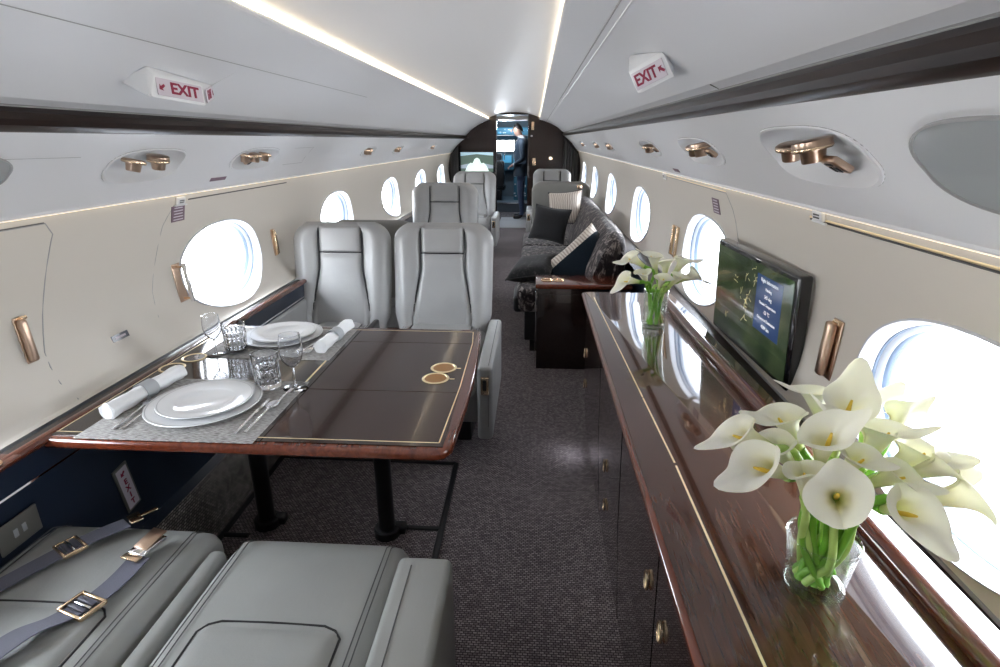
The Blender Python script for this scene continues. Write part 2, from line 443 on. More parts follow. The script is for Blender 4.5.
mb.grid(lambda u, v: (cp[int(round(v * (len(cp) - 1)))][0], Y0 + (Y1 - Y0) * u, cp[int(round(v * (len(cp) - 1)))][1]), 1, len(cp) - 1)
struct(mb.build('ceiling', 'ceiling', smooth=50))
struct(MB().box((0, (Y0 + 14) / 2, -.03), (2.4, 14 - Y0, .06)).build('floor', 'carpet', smooth=0))
# aft partition behind the camera, closing the cabin
mb = MB().box((0, Y0 - .02, .95), (2.4, .04, 2.0)); struct(mb.build('wall_back', 'side', smooth=0))
# outer skin strip keeps daylight in the windows only (fuselage skin)
mb = MB()
for sgn in (1, -1):
    zc = WIN_Z[sgn]
    for (za, zb_) in ((-.05, zc - .2), (zc + .2, 1.62)):
        xa = 1.2 * sgn; mb.grid(lambda u, v: (xa, Y0 - .05 + (14.2 - Y0) * u, za + (zb_ - za) * v), 1, 1)
    ys = [Y0 - .05] + sum([[y - .36, y + .36] for y in WIN_Y], []) + [14.15]
    for a, b in zip(ys[::2], ys[1::2]): mb.grid(lambda u, v: (1.2 * sgn, a + (b - a) * u, zc - .2 + .4 * v), 1, 1)
    mb.grid(lambda u, v: (1.2 * sgn * (1 - v), Y0 - .05 + (14.2 - Y0) * u, 1.62 + .32 * min(1, v * 2)), 1, 2)
    struct
struct(mb.build('wall_outer', 'grey_plastic', smooth=0))
# ---------------------------------------------------------------- windows
def ring_mb(a0, ex, stations, sgn, yc, zc, n=64):
    """stations: (scale, outward offset)"""
    mb = MB()
    def fn(u, v):
        s_, off = stations[int(round(v * (len(stations) - 1)))]
        dy, dz_ = se(2 * pi * u, .337, .184, 2.2)
        k = 1 - (1 - s_); e = (1 - s_) * .25
        y = yc + dy * s_ + 0; z = zc + dz_ * (s_ - e * .3)
        zw = zc + dz_
        return (X(sgn, zw) * (1 if off < .01 else 1) * (1 - min(1, off / .05)) + min(1, off / .05) * sgn * 1.10 + sgn * (off if off < .05 else off), y, z)
    return mb.grid(fn, n, len(stations) - 1, cu=True)
wn = 0
for sgn in (-1, 1):
    for yc in WIN_Y:
        wn += 1; zc = WIN_Z[sgn]
        rt = struct(ring_mb(0, 2.25, [(1.03, -.001), (1.026, -.005), (1.006, -.006), (.992, 0), (.98, .018), (.972, .024)], sgn, yc, zc).build('window_%d' % wn, 'reveal_white', smooth=30))
        ring_mb(0, 2.25, [(.972, .024), (.966, .025), (.962, .030)], sgn, yc, zc).build('gasket', 'reveal_dark', rt)
        ring_mb(0, 2.25, [(.962, .030), (.935, .036), (.928, .040)], sgn, yc, zc).build('shade_frame', 'reveal', rt)
        ring_mb(0, 2.25, [(.928, .040), (.918, .044), (.915, .052)], sgn, yc, zc).build('inner_gasket', 'reveal_dark', rt)
        ring_mb(0, 2.25, [(.915, .052), (.895, .058), (.885, .068), (.88, .100)], sgn, yc, zc).build('window_frame', 'reveal', rt)
        mb = MB(); n = 48; pts = []
        for k in range(n):
            dy, dz_ = se(2 * pi * k / n, .337 * .885, .184 * .885, 2.2); pts.append((sgn * 1.196, yc + dy, zc + dz_))
        mb.add(pts, [tuple(range(n))]); mb.build('pane', 'pane', rt, smooth=0)
        # daylight portal outside each window
        L = bpy.data.lights.new('daylight', 'AREA'); L.shape = 'RECTANGLE'; L.size = .66; L.size_y = .36
        try: L.cycles.is_portal = True
        except Exception: pass
        lo = bpy.data.objects.new('daylight', L); COL.objects.link(lo)
        lo.matrix_world = T(sgn * 1.215, yc, zc) @ (RZ(90) if sgn > 0 else RZ(-90)) @ RX(90)
# outboard wall skin frame between reveal and skin is closed by the frames above
# ---------------------------------------------------------------- panel joints (thin seams), rails, kick
def seam(sgn, pts, mname, r=.0016, part='wall', name='trim_11'):
    P_ = []
    for a, b in zip(pts, pts[1:]):
        n = max(2, int(abs(a[0] - b[0]) / .05 + abs(a[1] - b[1]) / .02))
        P_ += [surf(sgn, a[0] + (b[0] - a[0]) * k / n, a[1] + (b[1] - a[1]) * k / n, part, -.0006) for k in range(n)]
    P_.append(surf(sgn, *pts[-1], part, -.0006))
    return struct(MB().tube(P_, r, 6).build(name, mname))
seam(-1, [(.6, 1.214), (1.525, 1.214), (1.55, 1.18), (1.50, 1.03), (1.44, .85), (1.43, .705)], 'soft_line', .0022)
seam(-1, [(.6, 1.216), (1.52, 1.216)], 'dark_line', .0022)
seam(-1, [(2.13, 1.20), (2.06, 1.13), (1.95, .90), (1.93, .76)], 'soft_line', .0014)
seam(-1, [(2.22, 1.213), (3.16, 1.213)], 'dark_line', .003)
seam(1, [(3.2, 1.253), (2.17, 1.253), (2.12, 1.20), (2.085, 1.09), (2.07, .80)], 'soft_line', .0018)
seam(1, [(3.2, 1.258), (2.17, 1.258)], 'gold_edge', .002)
seam(1, [(1.50, 1.253), (.3, 1.253)], 'gold_edge', .0032)
seam(1, [(1.50, 1.2475), (.3, 1.2475)], 'dark_line', .0026)
seam(-1, [(2.95, 1.40), (3.2, 1.402), (3.2, 1.32), (2.95, 1.318)], 'soft_line', .0012, 'psu')
seam(-1, [(1.52, 1.395), (1.28, 1.397), (1.25, 1.36), (1.22, 1.30)], 'soft_line', .0012, 'psu')
# ceiling panel joints
def lseam(x, z, y0, y1, mname='soft_line', r=.0016):
    struct(MB().tube([(x, y0, z), (x, y1, z)], r, 6).build('trim_12', mname))
lseam(.515, 1.7195, Y0, Y1, r=.0025); lseam(.535, 1.7125, Y0, Y1, 'white', .003); lseam(-.60, 1.6655, .2, 3.3)
struct(MB().tube([(.799, 1.55, 1.562), (.776, 1.55, 1.572)], .0018, 6).build('trim_12', 'dark_line'))
# left rail and ledge
struct(MB().box((-.958, (Y0 + 3.0) / 2 + .12, .691), (.05, 3.1 - Y0 + .1, .012), .002).build('trim_13', 'ledge'))
rl = MB().tube(spline([(-.942, Y0, .692), (-.942, 1.02, .692), (-.940, 3.12, .692)], 10), .018, 14, flat=.75); struct(rl.build('trim_14', 'rail_wood'))
struct(MB().box((-.95, 6.3, .691), (.06, 6.4, .012), .002).build('trim_13', 'ledge'))
# forward partition (bulkhead) with doorway, following the arch
def arch(sgn):
    z0 = SIDE[sgn]['psu'][-1][0]
    pts = [(SIDE[sgn]['low'][0][1], 0)] + [(x, z) for z, x in SIDE[sgn]['low'][1:]] + [(x, z) for z, x in SIDE[sgn]['wall'][1:]] + [(x, z) for z, x in SIDE[sgn]['psu']] + [(.80, z0 + .05), (.795, z0 + .08)]
    pts += ([(.70, 1.635), (.60, 1.687), (.50, 1.725)] if sgn > 0 else [(.70, 1.600), (.60, 1.665), (.50, 1.715)]) + [(.43, 1.76), (.43, 1.782), (.30, 1.824)]
    return pts
DX0, DX1 = -.295, .235
for sgn, side in ((-1, 'left'), (1, 'right')):
    xin = DX0 if sgn < 0 else DX1
    poly = [(sgn * x, z) for x, z in arch(sgn)]; poly.append((xin, 1.835 if sgn < 0 else 1.845)); poly.append((xin, 0))
    m_ = MB().prism(poly, .12, T(0, Y1, 0) @ RX(90) @ T(0, 0, -.12)); struct(m_.build('wall_front', 'bulkhead_wood', smooth=0))
struct(MB().box(((DX0 + DX1) / 2, Y1 + .06, 1.856), (DX1 - DX0, .12, .05)).build('wall_front', 'bulkhead_wood', smooth=0))
for x in (DX0, DX1): struct(MB().box((x, Y1 - .012, .91), (.022, .03, 1.82), .004).build('trim_15', 'cabinet_wood'))
# light lining of the doorway arch, pale threshold mat
struct(MB().box((-.03, 10.3, 1.79), (.56, .9, .05), .02).build('trim_16', 'white'))
# cockpit corridor shell
mb = MB(); mb.box((-.55, 10.9, .95), (.04, 2.35, 1.9)); struct(mb.build('wall_corridor_left', 'cabinet_wood', smooth=0))
mb = MB(); mb.box((.36, 10.9, .95), (.04, 2.35, 1.9)); struct(mb.build('wall_corridor_right', 'cabinet_wood', smooth=0))
mb = MB(); mb.box((0, 11.9, 1.90), (2.2, 4.5, .03)); struct(mb.build('ceiling', 'cockpit_grey', smooth=0))
mb = MB(); mb.box((0, 14.0, .59), (2.2, .04, 1.18)); mb.box((-.02, 14.0, 1.68), (2.2, .04, .50)); struct(mb.build('wall_cockpit', 'cockpit_grey', smooth=0))
mb = MB().box((-.9, 13, .95), (.04, 2, 1.9)).box((.9, 13, .95), (.04, 2, 1.9)); struct(mb.build('wall_cockpit', 'cockpit_grey', smooth=0))
# ---------------------------------------------------------------- daylight
W = bpy.data.worlds.new('sky'); S.world = W; W.use_nodes = True; N = W.node_tree.nodes; Lk = W.node_tree.links
bg = N['Background']; bg.inputs['Strength'].default_value = 22.0
tc = N.new('ShaderNodeTexCoord'); sp = N.new('ShaderNodeSeparateXYZ'); Lk.new(tc.outputs['Generated'], sp.inputs[0])
cr = N.new('ShaderNodeValToRGB'); Lk.new(sp.outputs['Z'], cr.inputs['Fac'])
cr.color_ramp.elements[0].position = 0; cr.color_ramp.elements[0].color = (.55, .56, .58, 1)
cr.color_ramp.elements[1].position = .12; cr.color_ramp.elements[1].color = (.86, .92, 1, 1)
Lk.new(cr.outputs[0], bg.inputs['Color'])
S.view_settings.view_transform = 'Standard'; S.view_settings.look = 'None'; S.view_settings.gamma = 1
S.view_settings.use_curve_mapping = False; S.view_settings.exposure = 0.40
S.cycles.use_denoising = True
try: S.cycles.denoiser = 'OPENIMAGEDENOISE'
except Exception: pass
S.cycles.max_bounces = 14; S.cycles.diffuse_bounces = 6; S.cycles.glossy_bounces = 5; S.cycles.transmission_bounces = 12; S.cycles.transparent_max_bounces = 12
S.cycles.sample_clamp_indirect = 6; S.cycles.caustics_refractive = False; S.cycles.caustics_reflective = False

# small courtesy lamp low on the sideboard plinth, lighting the carpet
MLT = bpy.data.lights.new('courtesy_lamp', 'AREA'); MLT.size = .03; MLT.energy = .12; MLT.color = (.85, .9, 1)
lo = bpy.data.objects.new('courtesy_lamp', MLT); COL.objects.link(lo); lo.matrix_world = T(.585, 2.36, .10) @ RY(60)
# ---------------------------------------------------------------- reading lights in their recesses
def wall_frame(sgn, y, z, part='wall', off=0.):   # local x runs along the cabin, y up the wall, z into the cabin
    p = surf(sgn, y, z, part, off); n = inward(sgn, z, part)
    u = Vector((0, -1 if sgn < 0 else 1, 0)); u = Vector((0, 1, 0)) * (1 if sgn < 0 else -1)
    v = n.cross(u).normalized()
    if v.z < 0: v = -v; u = -u
    return frame(p, u, v, n)
def reading_lights(sgn, rec, lamps, switch, label, air=0):
    yc, zc, a, b = rec
    n0 = inward(sgn, zc, 'psu'); rt = thing('reading_light_panel', label, 'reading light', T(*surf(sgn, yc, zc, 'psu')), group='reading light panels above the windows')
    O = surf(sgn, yc, zc, 'psu'); mb = MB()
    def fn(u, v):
        st = [(1.06, .0), (1.055, .004), (1.0, .004), (.985, 0), (.93, -.018), (.82, -.034), (.55, -.044), (.25, -.047), (0, -.048)][int(round(v * 8))]
        dy, dz = se(2 * pi * u, a, b, 3.0); y = yc + dy * st[0]; z = zc + dz * st[0]
        p = surf(sgn, y, max(z, SIDE[sgn]['psu'][0][0]), 'psu') + n0 * st[1]; return p - O
    mb.grid(fn, 56, 8, cu=True); mb.build('recess', 'panel', rt, smooth=40)
    rg = [surf(sgn, yc + se(2 * pi * k / 48, a, b, 3.0)[0] * 1.055, zc + se(2 * pi * k / 48, a, b, 3.0)[1] * 1.055, 'psu') - O for k in range(49)]
    MB().tube(rg, .0013, 5, cap=False).build('recess_outline', 'soft_line', rt)
    FR = wall_frame(sgn, yc, zc, 'psu'); FR = T(*(-O)) @ FR
    for k, (du, dv, r) in enumerate(lamps):
        # eyeball lamp: its axis points down and into the cabin
        M = FR @ T(du, dv, -.004) @ RX(56) @ RY(3 if k % 2 else -8)
        thick = .016 if k % 2 and len(lamps) == 2 else .007
        prof = [(0, -thick - .004), (r * .85, -thick - .003), (r, -thick), (r * 1.02, 0), (r * .98, .003), (r * .70, .004), (r * .66, .006), (r * .60, .026), (r * .55, .028), (r * .48, .024), (r * .46, .012), (0, .012)]
        lm = MB().lathe(prof, 28, M).build('lamp_head', 'bronze', rt)
        MB().lathe([(0, .0155), (r * .3, .015), (r * .45, .014)], 20, M).build('lamp_or_glint_lens', 'black_gloss', lm)
        MB().lathe([(r * 1.025, -.003), (r * 1.035, -.001), (r * 1.015, .001)], 28, M).build('lamp_band', 'gold', lm)
    for (du, dv, s_) in switch:
        M = FR @ T(du, dv, -.006) @ RX(14)
        sw = MB().box((0, 0, 0), (s_ * 1.15, s_, .016), .006, 3, M).build('switch_plate', 'bronze', rt)
        MB().box((0, s_ * .26, .0085), (s_ * .55, s_ * .16, .003), .001, 2, M).box((-s_ * .2, -s_ * .12, .0085), (s_ * .2, s_ * .38, .003), .001, 2, M).box((s_ * .15, -s_ * .12, .0085), (s_ * .28, s_ * .38, .003), .001, 2, M).build('switch_button', 'black_metal', sw)
    return rt
R_ = PSU[1]; L_ = PSU[-1]
reading_lights(1, R_[0], [(-.090, .018, .032), (.012, .018, .038)], [(.050, -.028, .050)], 'largest pill-shaped recess, two bronze lamps and switch, right beside the big oval lens')
reading_lights(1, R_[1], [(-.07, .010, .032), (.012, .010, .034), ], [(.085, -.012, .040)], 'pill-shaped recess with two bronze lamps, on the right above the wall screen')
reading_lights(1, R_[2], [(-.03, .006, .036)], [(.075, -.012, .034)], 'recess with one round bronze lamp and small switch, right wall above the smaller vase')
reading_lights(1, R_[3], [(-.06, .006, .028), (.03, .004, .028)], [(.1, -.008, .026)], 'small distant recess with bronze lamps on the right, above the patterned sofa')
reading_lights(1, R_[4], [(-.06, .006, .028), (.03, .004, .028)], [(.1, -.008, .026)], 'small distant recess with bronze lamps on the right, beyond the sofa cushions')
reading_lights(1, R_[5], [(-.05, .006, .026), (.03, .004, .026)], [], 'furthest small recess of lamps on the right, near the dark partition')
reading_lights(-1, L_[0], [(-.066, .014, .034), (.056, .014, .034)], [], 'pill-shaped recess with two gold lamps on the left, nearest, before the first round window')
reading_lights(-1, L_[1], [(-.105, .014, .028), (-.01, .014, .028), (.085, .014, .028)], [(-.03, -.024, .034)], 'recess with three gold lamps and a switch, left wall above the first window')
reading_lights(-1, L_[2], [(-.06, .006, .026), (.03, .004, .026)], [(.09, -.008, .024)], 'small distant recess of lamps on the left, above the second left window')
reading_lights(-1, L_[3], [(-.06, .006, .026), (.03, .004, .026)], [], 'small distant recess of lamps on the left, above the third left window')
reading_lights(-1, L_[4], [(-.06, .006, .026), (.03, .004, .026)], [], 'furthest small recess of lamps on the left, beside the forward screen')
# oval smoked lenses in the overhead panels
def oval_lens(sgn, yc, zc, a, b, label):
    O = surf(sgn, yc, zc, 'psu'); rt = thing('oval_lens', label, 'light lens', T(*O))
    def mk(st):
        def fn(u, v):
            s_, h = st[int(round(v * (len(st) - 1)))]; dy, dz = se(2 * pi * u, a, b, 2.3)
            return surf(sgn, yc + dy * s_, zc + dz * s_, 'psu', h) - O
        return MB().grid(fn, 56, len(st) - 1, cu=True)
    mk([(1.0, .0), (1.0, .004), (.97, .005), (.965, .002)]).build('lens_rim', 'soft_line', rt)
    mk([(.965, .002), (.9, .003), (.5, .004), (.2, .004), (0, .004)]).build('lens', 'smoke', rt)
oval_lens(1, .735, 1.405, .185, .062, 'large smoked oval lens in the overhead panel at the right edge')
oval_lens(-1, 1.19, 1.362, .14, .045, 'smoked oval lens in the overhead panel, cut by the left edge')
# placards
def placard(name, sgn, y, z, w, h, part, mname, label, lines=0, skew=0):
    M = wall_frame(sgn, y, z, part, .0015)
    rt = MB().box((0, 0, 0), (w, h, .002), 0).build(name, mname); rt.matrix_world = M; tag(rt, label, 'sign')
    rnd = random.Random(3)
    for k in range(lines):
        yy = h * (.5 - (k + .7) / (lines + .4)); ww = w * rnd.uniform(.55, .85)
        MB().box((0, yy, .0014), (ww, h * .32 / lines, .0006), 0).build('text_line', 'sign_face', rt, smooth=0)
    return rt
placard('instruction_placard', -1, 2.155, 1.165, .085, .062, 'wall', 'placard', 'small purple instruction placard on the left wall above the gold hook', 5)
placard('instruction_placard', 1, 2.32, 1.19, .085, .062, 'wall', 'placard', 'small purple instruction placard on the right wall, up-left of the wall screen', 5)
placard('switch_label', -1, 2.365, 1.285, .12, .016, 'psu', 'placard', 'narrow dark label strip under the left three-lamp recess', 0)
placard('switch_label', 1, 2.78, 1.305, .10, .018, 'psu', 'placard', 'narrow dark label strip low on the right overhead panel', 0)
placard('switch_label', -1, 1.725, .80, .078, .022, 'wall', 'navy', 'blue-grey embossed label strip low on the left wall above the table edge', 1)
def latch(sgn, y, z, label):
    M = wall_frame(sgn, y, z, 'wall', .0); rt = thing('panel_latch', label, 'latch', M)
    MB().box((0, .004, .006), (.05, .030, .012), .004).build('latch_body', 'white', rt)
    MB().box((0, .006, .0125), (.030, .004, .001)).box((0, -.001, .0125), (.030, .004, .001)).build('latch_marking', 'dark_line', rt)
    MB().tube([(-.035, -.014, .006), (.04, -.014, .008)], .003, 8).build('latch_lever', 'white', rt)
latch(1, 1.44, 1.262, 'white latch at the start of the gold-lit panel edge on the right wall')
latch(-1, 2.16, 1.212, 'white latch over the purple placard on the left wall')
latch(1, 3.18, 1.255, 'small white latch at the far end of the right panel seam')
# gold coat hooks / flip-down handles
def handle(sgn, y, z, w, h, style, label):
    M = wall_frame(sgn, y, z, 'wall', .001); rt = thing('coat_hook', label, 'hook', M)
    if style != 'frame': MB().box((0, 0, .002), (w, h, .005), .002).build('back_plate', 'bronze', rt)
    if style == 'open':   # bracket flipped out, leather-faced grip seen against the window
        s_ = -1
        for v in (h * .42, -h * .42):
            MB().tube([(0, v, .004), (-.006, v, .022), (-.012, v, .042)], .0042, 8).build('hook_arm', 'gold', rt)
        MB().box((-.012, 0, .046), (.010, h * 1.02, .018), .004).build('grip', 'chrome', rt)
    elif style == 'closed':
        MB().box((0, 0, .012), (w * .62, h * .86, .016), .004).build('grip', 'gold', rt)
        for v in (h * .44, -h * .44): MB().tube([(-w * .3, v, .008), (w * .3, v, .008)], .006, 10).build('pivot', 'gold', rt)
    elif style == 'mirror':
        MB().box((-.006, 0, .016), (w * .62, h * .92, .022), .008).build('grip', 'bronze', rt)
        MB().tube([(-w * .1, h * .47, .01), (w * .45, h * .47, .01)], .006, 10).build('pivot', 'gold', rt)
    else:
        for u in (-w * .38, w * .38): MB().box((u, 0, .010), (w * .12, h * .95, .016), .003).build('rail', 'gold', rt)
        for v in (h * .45, -h * .45): MB().box((0, v, .008), (w * .7, .008, .010), .002).build('crossbar', 'gold', rt)
handle(-1, 1.395, .905, .036, .135, 'mirror', 'bronze flip-down hook on the left wall at the photo edge')
handle(-1, 2.115, .893, .055, .155, 'open', 'gold hook flipped open in front of the first left window')
handle(-1, 2.985, .905, .040, .145, 'closed', 'slim gold hook on the left wall just beyond the first window')
handle(1, 1.345, .945, .045, .155, 'mirror', 'gold and bronze hook on the right wall between wall screen and near window')
handle(1, 2.985, .935, .120, .165, 'frame', 'gold open-frame hook on the right wall beyond the smaller vase')
handle(1, 2.19, .945, .028, .12, 'closed', 'gold hook half hidden behind the far edge of the wall screen')
# EXIT signs on the ceiling panels
def sign_at(px_point, face_n, up, w, h, d, label, arrow, side_text):
    n = Vector(face_n).normalized(); up = Vector(up); u = up.cross(n).normalized(); v = n.cross(u).normalized()
    rt = thing('exit_sign', label, 'exit sign', frame(px_point, u, v, n))
    mb = MB(); mb.box((0, 0, -d / 2), (w, h, d), .006, 3); mb.build('housing', 'white', rt)
    MB().box((0, 0, .0012), (w * .78, h * .62, .002), .0008).build('sign_panel', 'sign_face', rt)
    text('lettering', 'EXIT', h * .52, 'sign_red', rt, T(.010 if arrow < 0 else -.012, -.001, .0028), off=.0012)
    x0 = arrow * w * .315
    mb = MB().prism([(-.009, -.004), (.004, -.004), (.004, -.010), (.014, 0), (.004, .010), (.004, .004), (-.009, .004)], .001, T(x0, 0, .0024) @ (RZ(180 + 35) if arrow < 0 else RZ(145)) )
    mb.build('arrow', 'sign_red', rt, smooth=0)
    return rt

# V-shaped sign housings: hull of the two faces and their footprint on the ceiling panel
def exit_sign(q, foot, label, arrow, second=None):
    BL, BR, TR, TL = [Vector(p) for p in q]; c = (BL + BR + TR + TL) / 4
    def fr(BL, BR, TR, TL):
        u = (BR - BL).normalized(); v = ((TL + TR) - (BL + BR)).normalized(); v = (v - u * v.dot(u)).normalized(); n = u.cross(v); return frame((BL + BR + TR + TL) / 4, u, v, n), (BR - BL).length, ((TL - BL).length + (TR - BR).length) / 2
    M, w, h = fr(BL, BR, TR, TL)
    rt = thing('exit_sign', label, 'exit sign', M); inv = M.inverted()
    bm = bmesh.new()
    for p in list(q) + list(foot) + (list(second[1:3]) if second else []): bm.verts.new(inv @ Vector(p))
    bmesh.ops.convex_hull(bm, input=bm.verts); bmesh.ops.delete(bm, geom=[v for v in bm.verts if not v.link_faces], context='VERTS')
    bmesh.ops.dissolve_limit(bm, angle_limit=.08, verts=bm.verts, edges=bm.edges)
    bmesh.ops.bevel(bm, geom=bm.edges[:], offset=.0035, segments=2, profile=.5, affect='EDGES'); bm.verts.index_update()
    mb = MB(); mb.add([v.co[:] for v in bm.verts], [[v.index for v in f.verts] for f in bm.faces]); bm.free(); mb.build('housing', 'white', rt, smooth=30)
    def face(Ml, w, h, arrow):
        Ml = Ml @ T(0, 0, .0045)
        pn = MB().box((0, 0, .0), (w * .84, h * .68, .003), .0008, M=Ml).build('sign_panel', 'sign_face', rt)
        o = text('lettering', 'EXIT', h * .62, 'sign_red', rt, Ml @ T(w * .075 * -arrow, -.0005, .0022) @ SC(1.22 if w > .15 else .92, 1, 1), off=.0012)
        s_ = h * .42
        MB().prism([(-.5 * s_, -.16 * s_), (.1 * s_, -.2 * s_), (.05 * s_, -.5 * s_), (.5 * s_, 0), (.05 * s_, .5 * s_), (.1 * s_, .2 * s_), (-.5 * s_, .16 * s_)], .001, Ml @ T(arrow * w * .34, -.001, .0018) @ (RZ(215) if arrow < 0 else RZ(140)) @ SC(.8, .7, 1)).build('arrow', 'sign_red', rt, smooth=0)
    face(T(0, 0, .0), w, h, arrow)
    if second:
        M2, w2, h2 = fr(*[Vector(p) for p in second]); face(inv @ M2, w2, h2, -arrow)
LA = [(-.656, 1.500, 1.545), (-.616, 1.680, 1.532), (-.624, 1.700, 1.592), (-.650, 1.525, 1.602)]
LB = [LA[1], (-.690, 1.860, 1.560), (-.692, 1.868, 1.604), LA[2]]
exit_sign(LA, [(-.735, 1.50, 1.585), (-.735, 1.87, 1.585), (-.665, 1.52, 1.620), (-.690, 1.87, 1.604)], 'white EXIT sign with red letters on the left ceiling panel', -1, LB)
exit_sign([(.628, 1.722, 1.560), (.700, 1.614, 1.596), (.664, 1.612, 1.656), (.597, 1.729, 1.620)], [(.712, 1.68, 1.628), (.66, 1.80, 1.655), (.61, 1.82, 1.675), (.655, 1.70, 1.660)], 'white EXIT sign with red letters on the right ceiling panel', 1)
# small sign panel low on the navy side panel
rt = MB().box((0, 0, 0), (.062, .165, .006), .002).build('floor_exit_sign', 'outlet'); rt.matrix_world = frame((-.932, 1.43, .40), (0, 1, 0), (0, 0, 1), (1, 0, 0)) @ RZ(8)
tag(rt, 'tall narrow EXIT marker low on the navy side panel under the table', 'exit sign')
MB().box((0, 0, .0032), (.046, .148, .002)).build('sign_panel', 'sign_face', rt, smooth=0)
for k, ch in enumerate('EXIT'): text('lettering', ch, .026, 'sign_red', rt, T(0, .022 - k * .026, .0045), off=.0008)
MB().prism([(-.009, -.003), (.003, -.003), (.003, -.009), (.013, 0), (.003, .009), (.003, .003), (-.009, .003)], .001, T(0, .055, .0045) @ RZ(215)).build('arrow', 'sign_red', rt, smooth=0)
# outlet plate beside the near left seat
rt = MB().box((0, 0, 0), (.115, .075, .006), .003).build('outlet_plate', 'outlet'); rt.matrix_world = frame((-.928, 1.075, .520), (0, 1, 0), (0, 0, 1), (1, 0, 0))
tag(rt, 'grey metal outlet plate on the navy panel beside the left near seat', 'outlet')
MB().box((-.012, 0, .0035), (.012, .022, .002), .001).box((.012, 0, .0035), (.012, .022, .002), .001).build('socket', 'grey_plastic', rt)

ch = thing('cup_holder', 'gold cup holder let into the left wall ledge at the photo edge', 'cup holder', T(-.952, 1.065, .698))
MB().box((0, 0, .0), (.075, .13, .012), .005, 3).build('ledge_plate', 'rail_wood', ch)
MB().lathe([(.027, .006), (.032, .0095), (.028, .011), (.024, .008)], 32, T(.004, 0, 0)).build('cup_ring', 'gold', ch)
MB().lathe([(.024, .0072), (0, .0072)], 28, T(.004, 0, 0)).build('cup_well', 'gold_edge', ch)
# ---------------------------------------------------------------- folding table
TZ = .700
tb = thing('dining_table', 'glossy dark wood folding table with red-brown edge, laid with two place settings', 'table', T(-.40, 1.69, 0))
O = Vector((-.40, 1.69, 0))
def tl(x, y): return (x + .40, y - 1.69)
edge = [(-.945, 1.205)]
edge = [tl(-.96, 2.172), tl(-.96, 1.212)]
# right side bows out a little
edge += [tl(.100, 1.209), tl(.126, 1.217), tl(.142, 1.242)] + [tl(.142 + .016 * sin(pi * k / 10) + (-.008) * k / 10, 1.235 + .90 * k / 10) for k in range(1, 11)] + [tl(.128, 2.160), tl(.108, 2.172)]
MB().prism(edge, .031, T(0, 0, TZ - .033), r=.012, seg=4).build('table_edge', 'mahogany', tb)
def inset(x0, x1, y0, y1, z, h, name, mn): 
    return MB().box(((x0 + x1) / 2 + .40, (y0 + y1) / 2 - 1.69, z), (x1 - x0, y1 - y0, h)).build(name, mn, tb, smooth=0)
inset(-.955, -.36, 1.232, 2.145, TZ - .0018, .0050, 'table_top', 'table_flap')
inset(-.357, .120, 1.232, 1.552, TZ - .0018, .0050, 'table_top', 'table_wood')
inset(-.357, .120, 1.555, 1.988, TZ - .0018, .0050, 'table_top', 'table_wood')
inset(-.357, .120, 1.991, 2.145, TZ - .0018, .0050, 'table_top', 'table_wood')
il = MB(); zi = TZ + .0009
for (x0, y0, x1, y1) in ((-.955, 1.250, .108, 1.250), (.108, 1.250, .118, 1.60), (.118, 1.60, .115, 2.0), (.115, 2.0, .104, 2.128), (-.955, 2.128, .104, 2.128), (-.925, 1.25, -.925, 2.128)):
    d = Vector((x1 - x0, y1 - y0, 0)); n = Vector((-d.y, d.x, 0)).normalized() * .002
    a = Vector((x0 + .40, y0 - 1.69, zi)); il.add([a - n, a + d - n, a + d + n, a + n], [(0, 1, 2, 3)])
il.build('inlay_or_glint_line', 'gold_edge', tb, smooth=0)
il = MB(); a = Vector((-.385 + .40, 1.25 - 1.69, zi)); d = Vector((0, .878, 0)); n = Vector((.0035, 0, 0)); il.add([a - n, a + d - n, a + d + n, a + n], [(0, 1, 2, 3)]); 
il.build('inlay_or_glint_line', 'gold_edge', tb, smooth=0)  # this extra gold line paints the ceiling strip's reflection on the tabletop
def cup_ring(x, y, r, par, mn='well_shade'):
    rr = MB().lathe([(r, .0), (r + .005, .0015), (r + .001, .004), (r - .003, .003), (r - .004, .0015)], 40, T(x, y, TZ + .0008)).build('cup_holder', 'gold_edge', par)
    MB().lathe([(r - .003, .0016), (r * .6, .0012), (r * .3, .0010), (0, .001)], 32, T(x, y, TZ + .0008)).build('cup_well', mn, rr)  # flat disc; its darker colour stands in for the shade of a recess
cup_ring(.030 + .40, 1.655 - 1.69, .040, tb); cup_ring(.043 + .40, 1.745 - 1.69, .040, tb)
cup_ring(-.888 + .40, 1.690 - 1.69, .038, tb, 'well_dark'); cup_ring(-.866 + .40, 1.785 - 1.69, .038, tb, 'well_dark')
for x in (.084, .094): MB().box((x + .40, (1.655 if x < .085 else 1.745) - 1.69, TZ + .0012), (.016, .006, .001)).build('ring_tab', 'gold_edge', tb, smooth=0)
for (lx, ly) in ((-.20, 1.748), (-.688, 1.775)):
    lg = MB().tube([(lx + .40, ly - 1.69, .0), (lx + .40, ly - 1.69, TZ - .032)], .031, 24).build('leg', 'black_metal', tb)
    MB().lathe([(0, .034), (.046, .034), (.050, .030), (.050, 0)], 28, T(lx + .40, ly - 1.69, 0)).build('foot', 'black_metal', lg)
    MB().box((lx + .40 + .045, ly - 1.69 + .015, .018), (.05, .045, .036), .008).build('foot_lock', 'black_metal', lg)
MB().box((-.44 + .40, 1.762 - 1.69, TZ - .055), (.62, .12, .030), .006).build('under_frame', 'black_metal', tb)
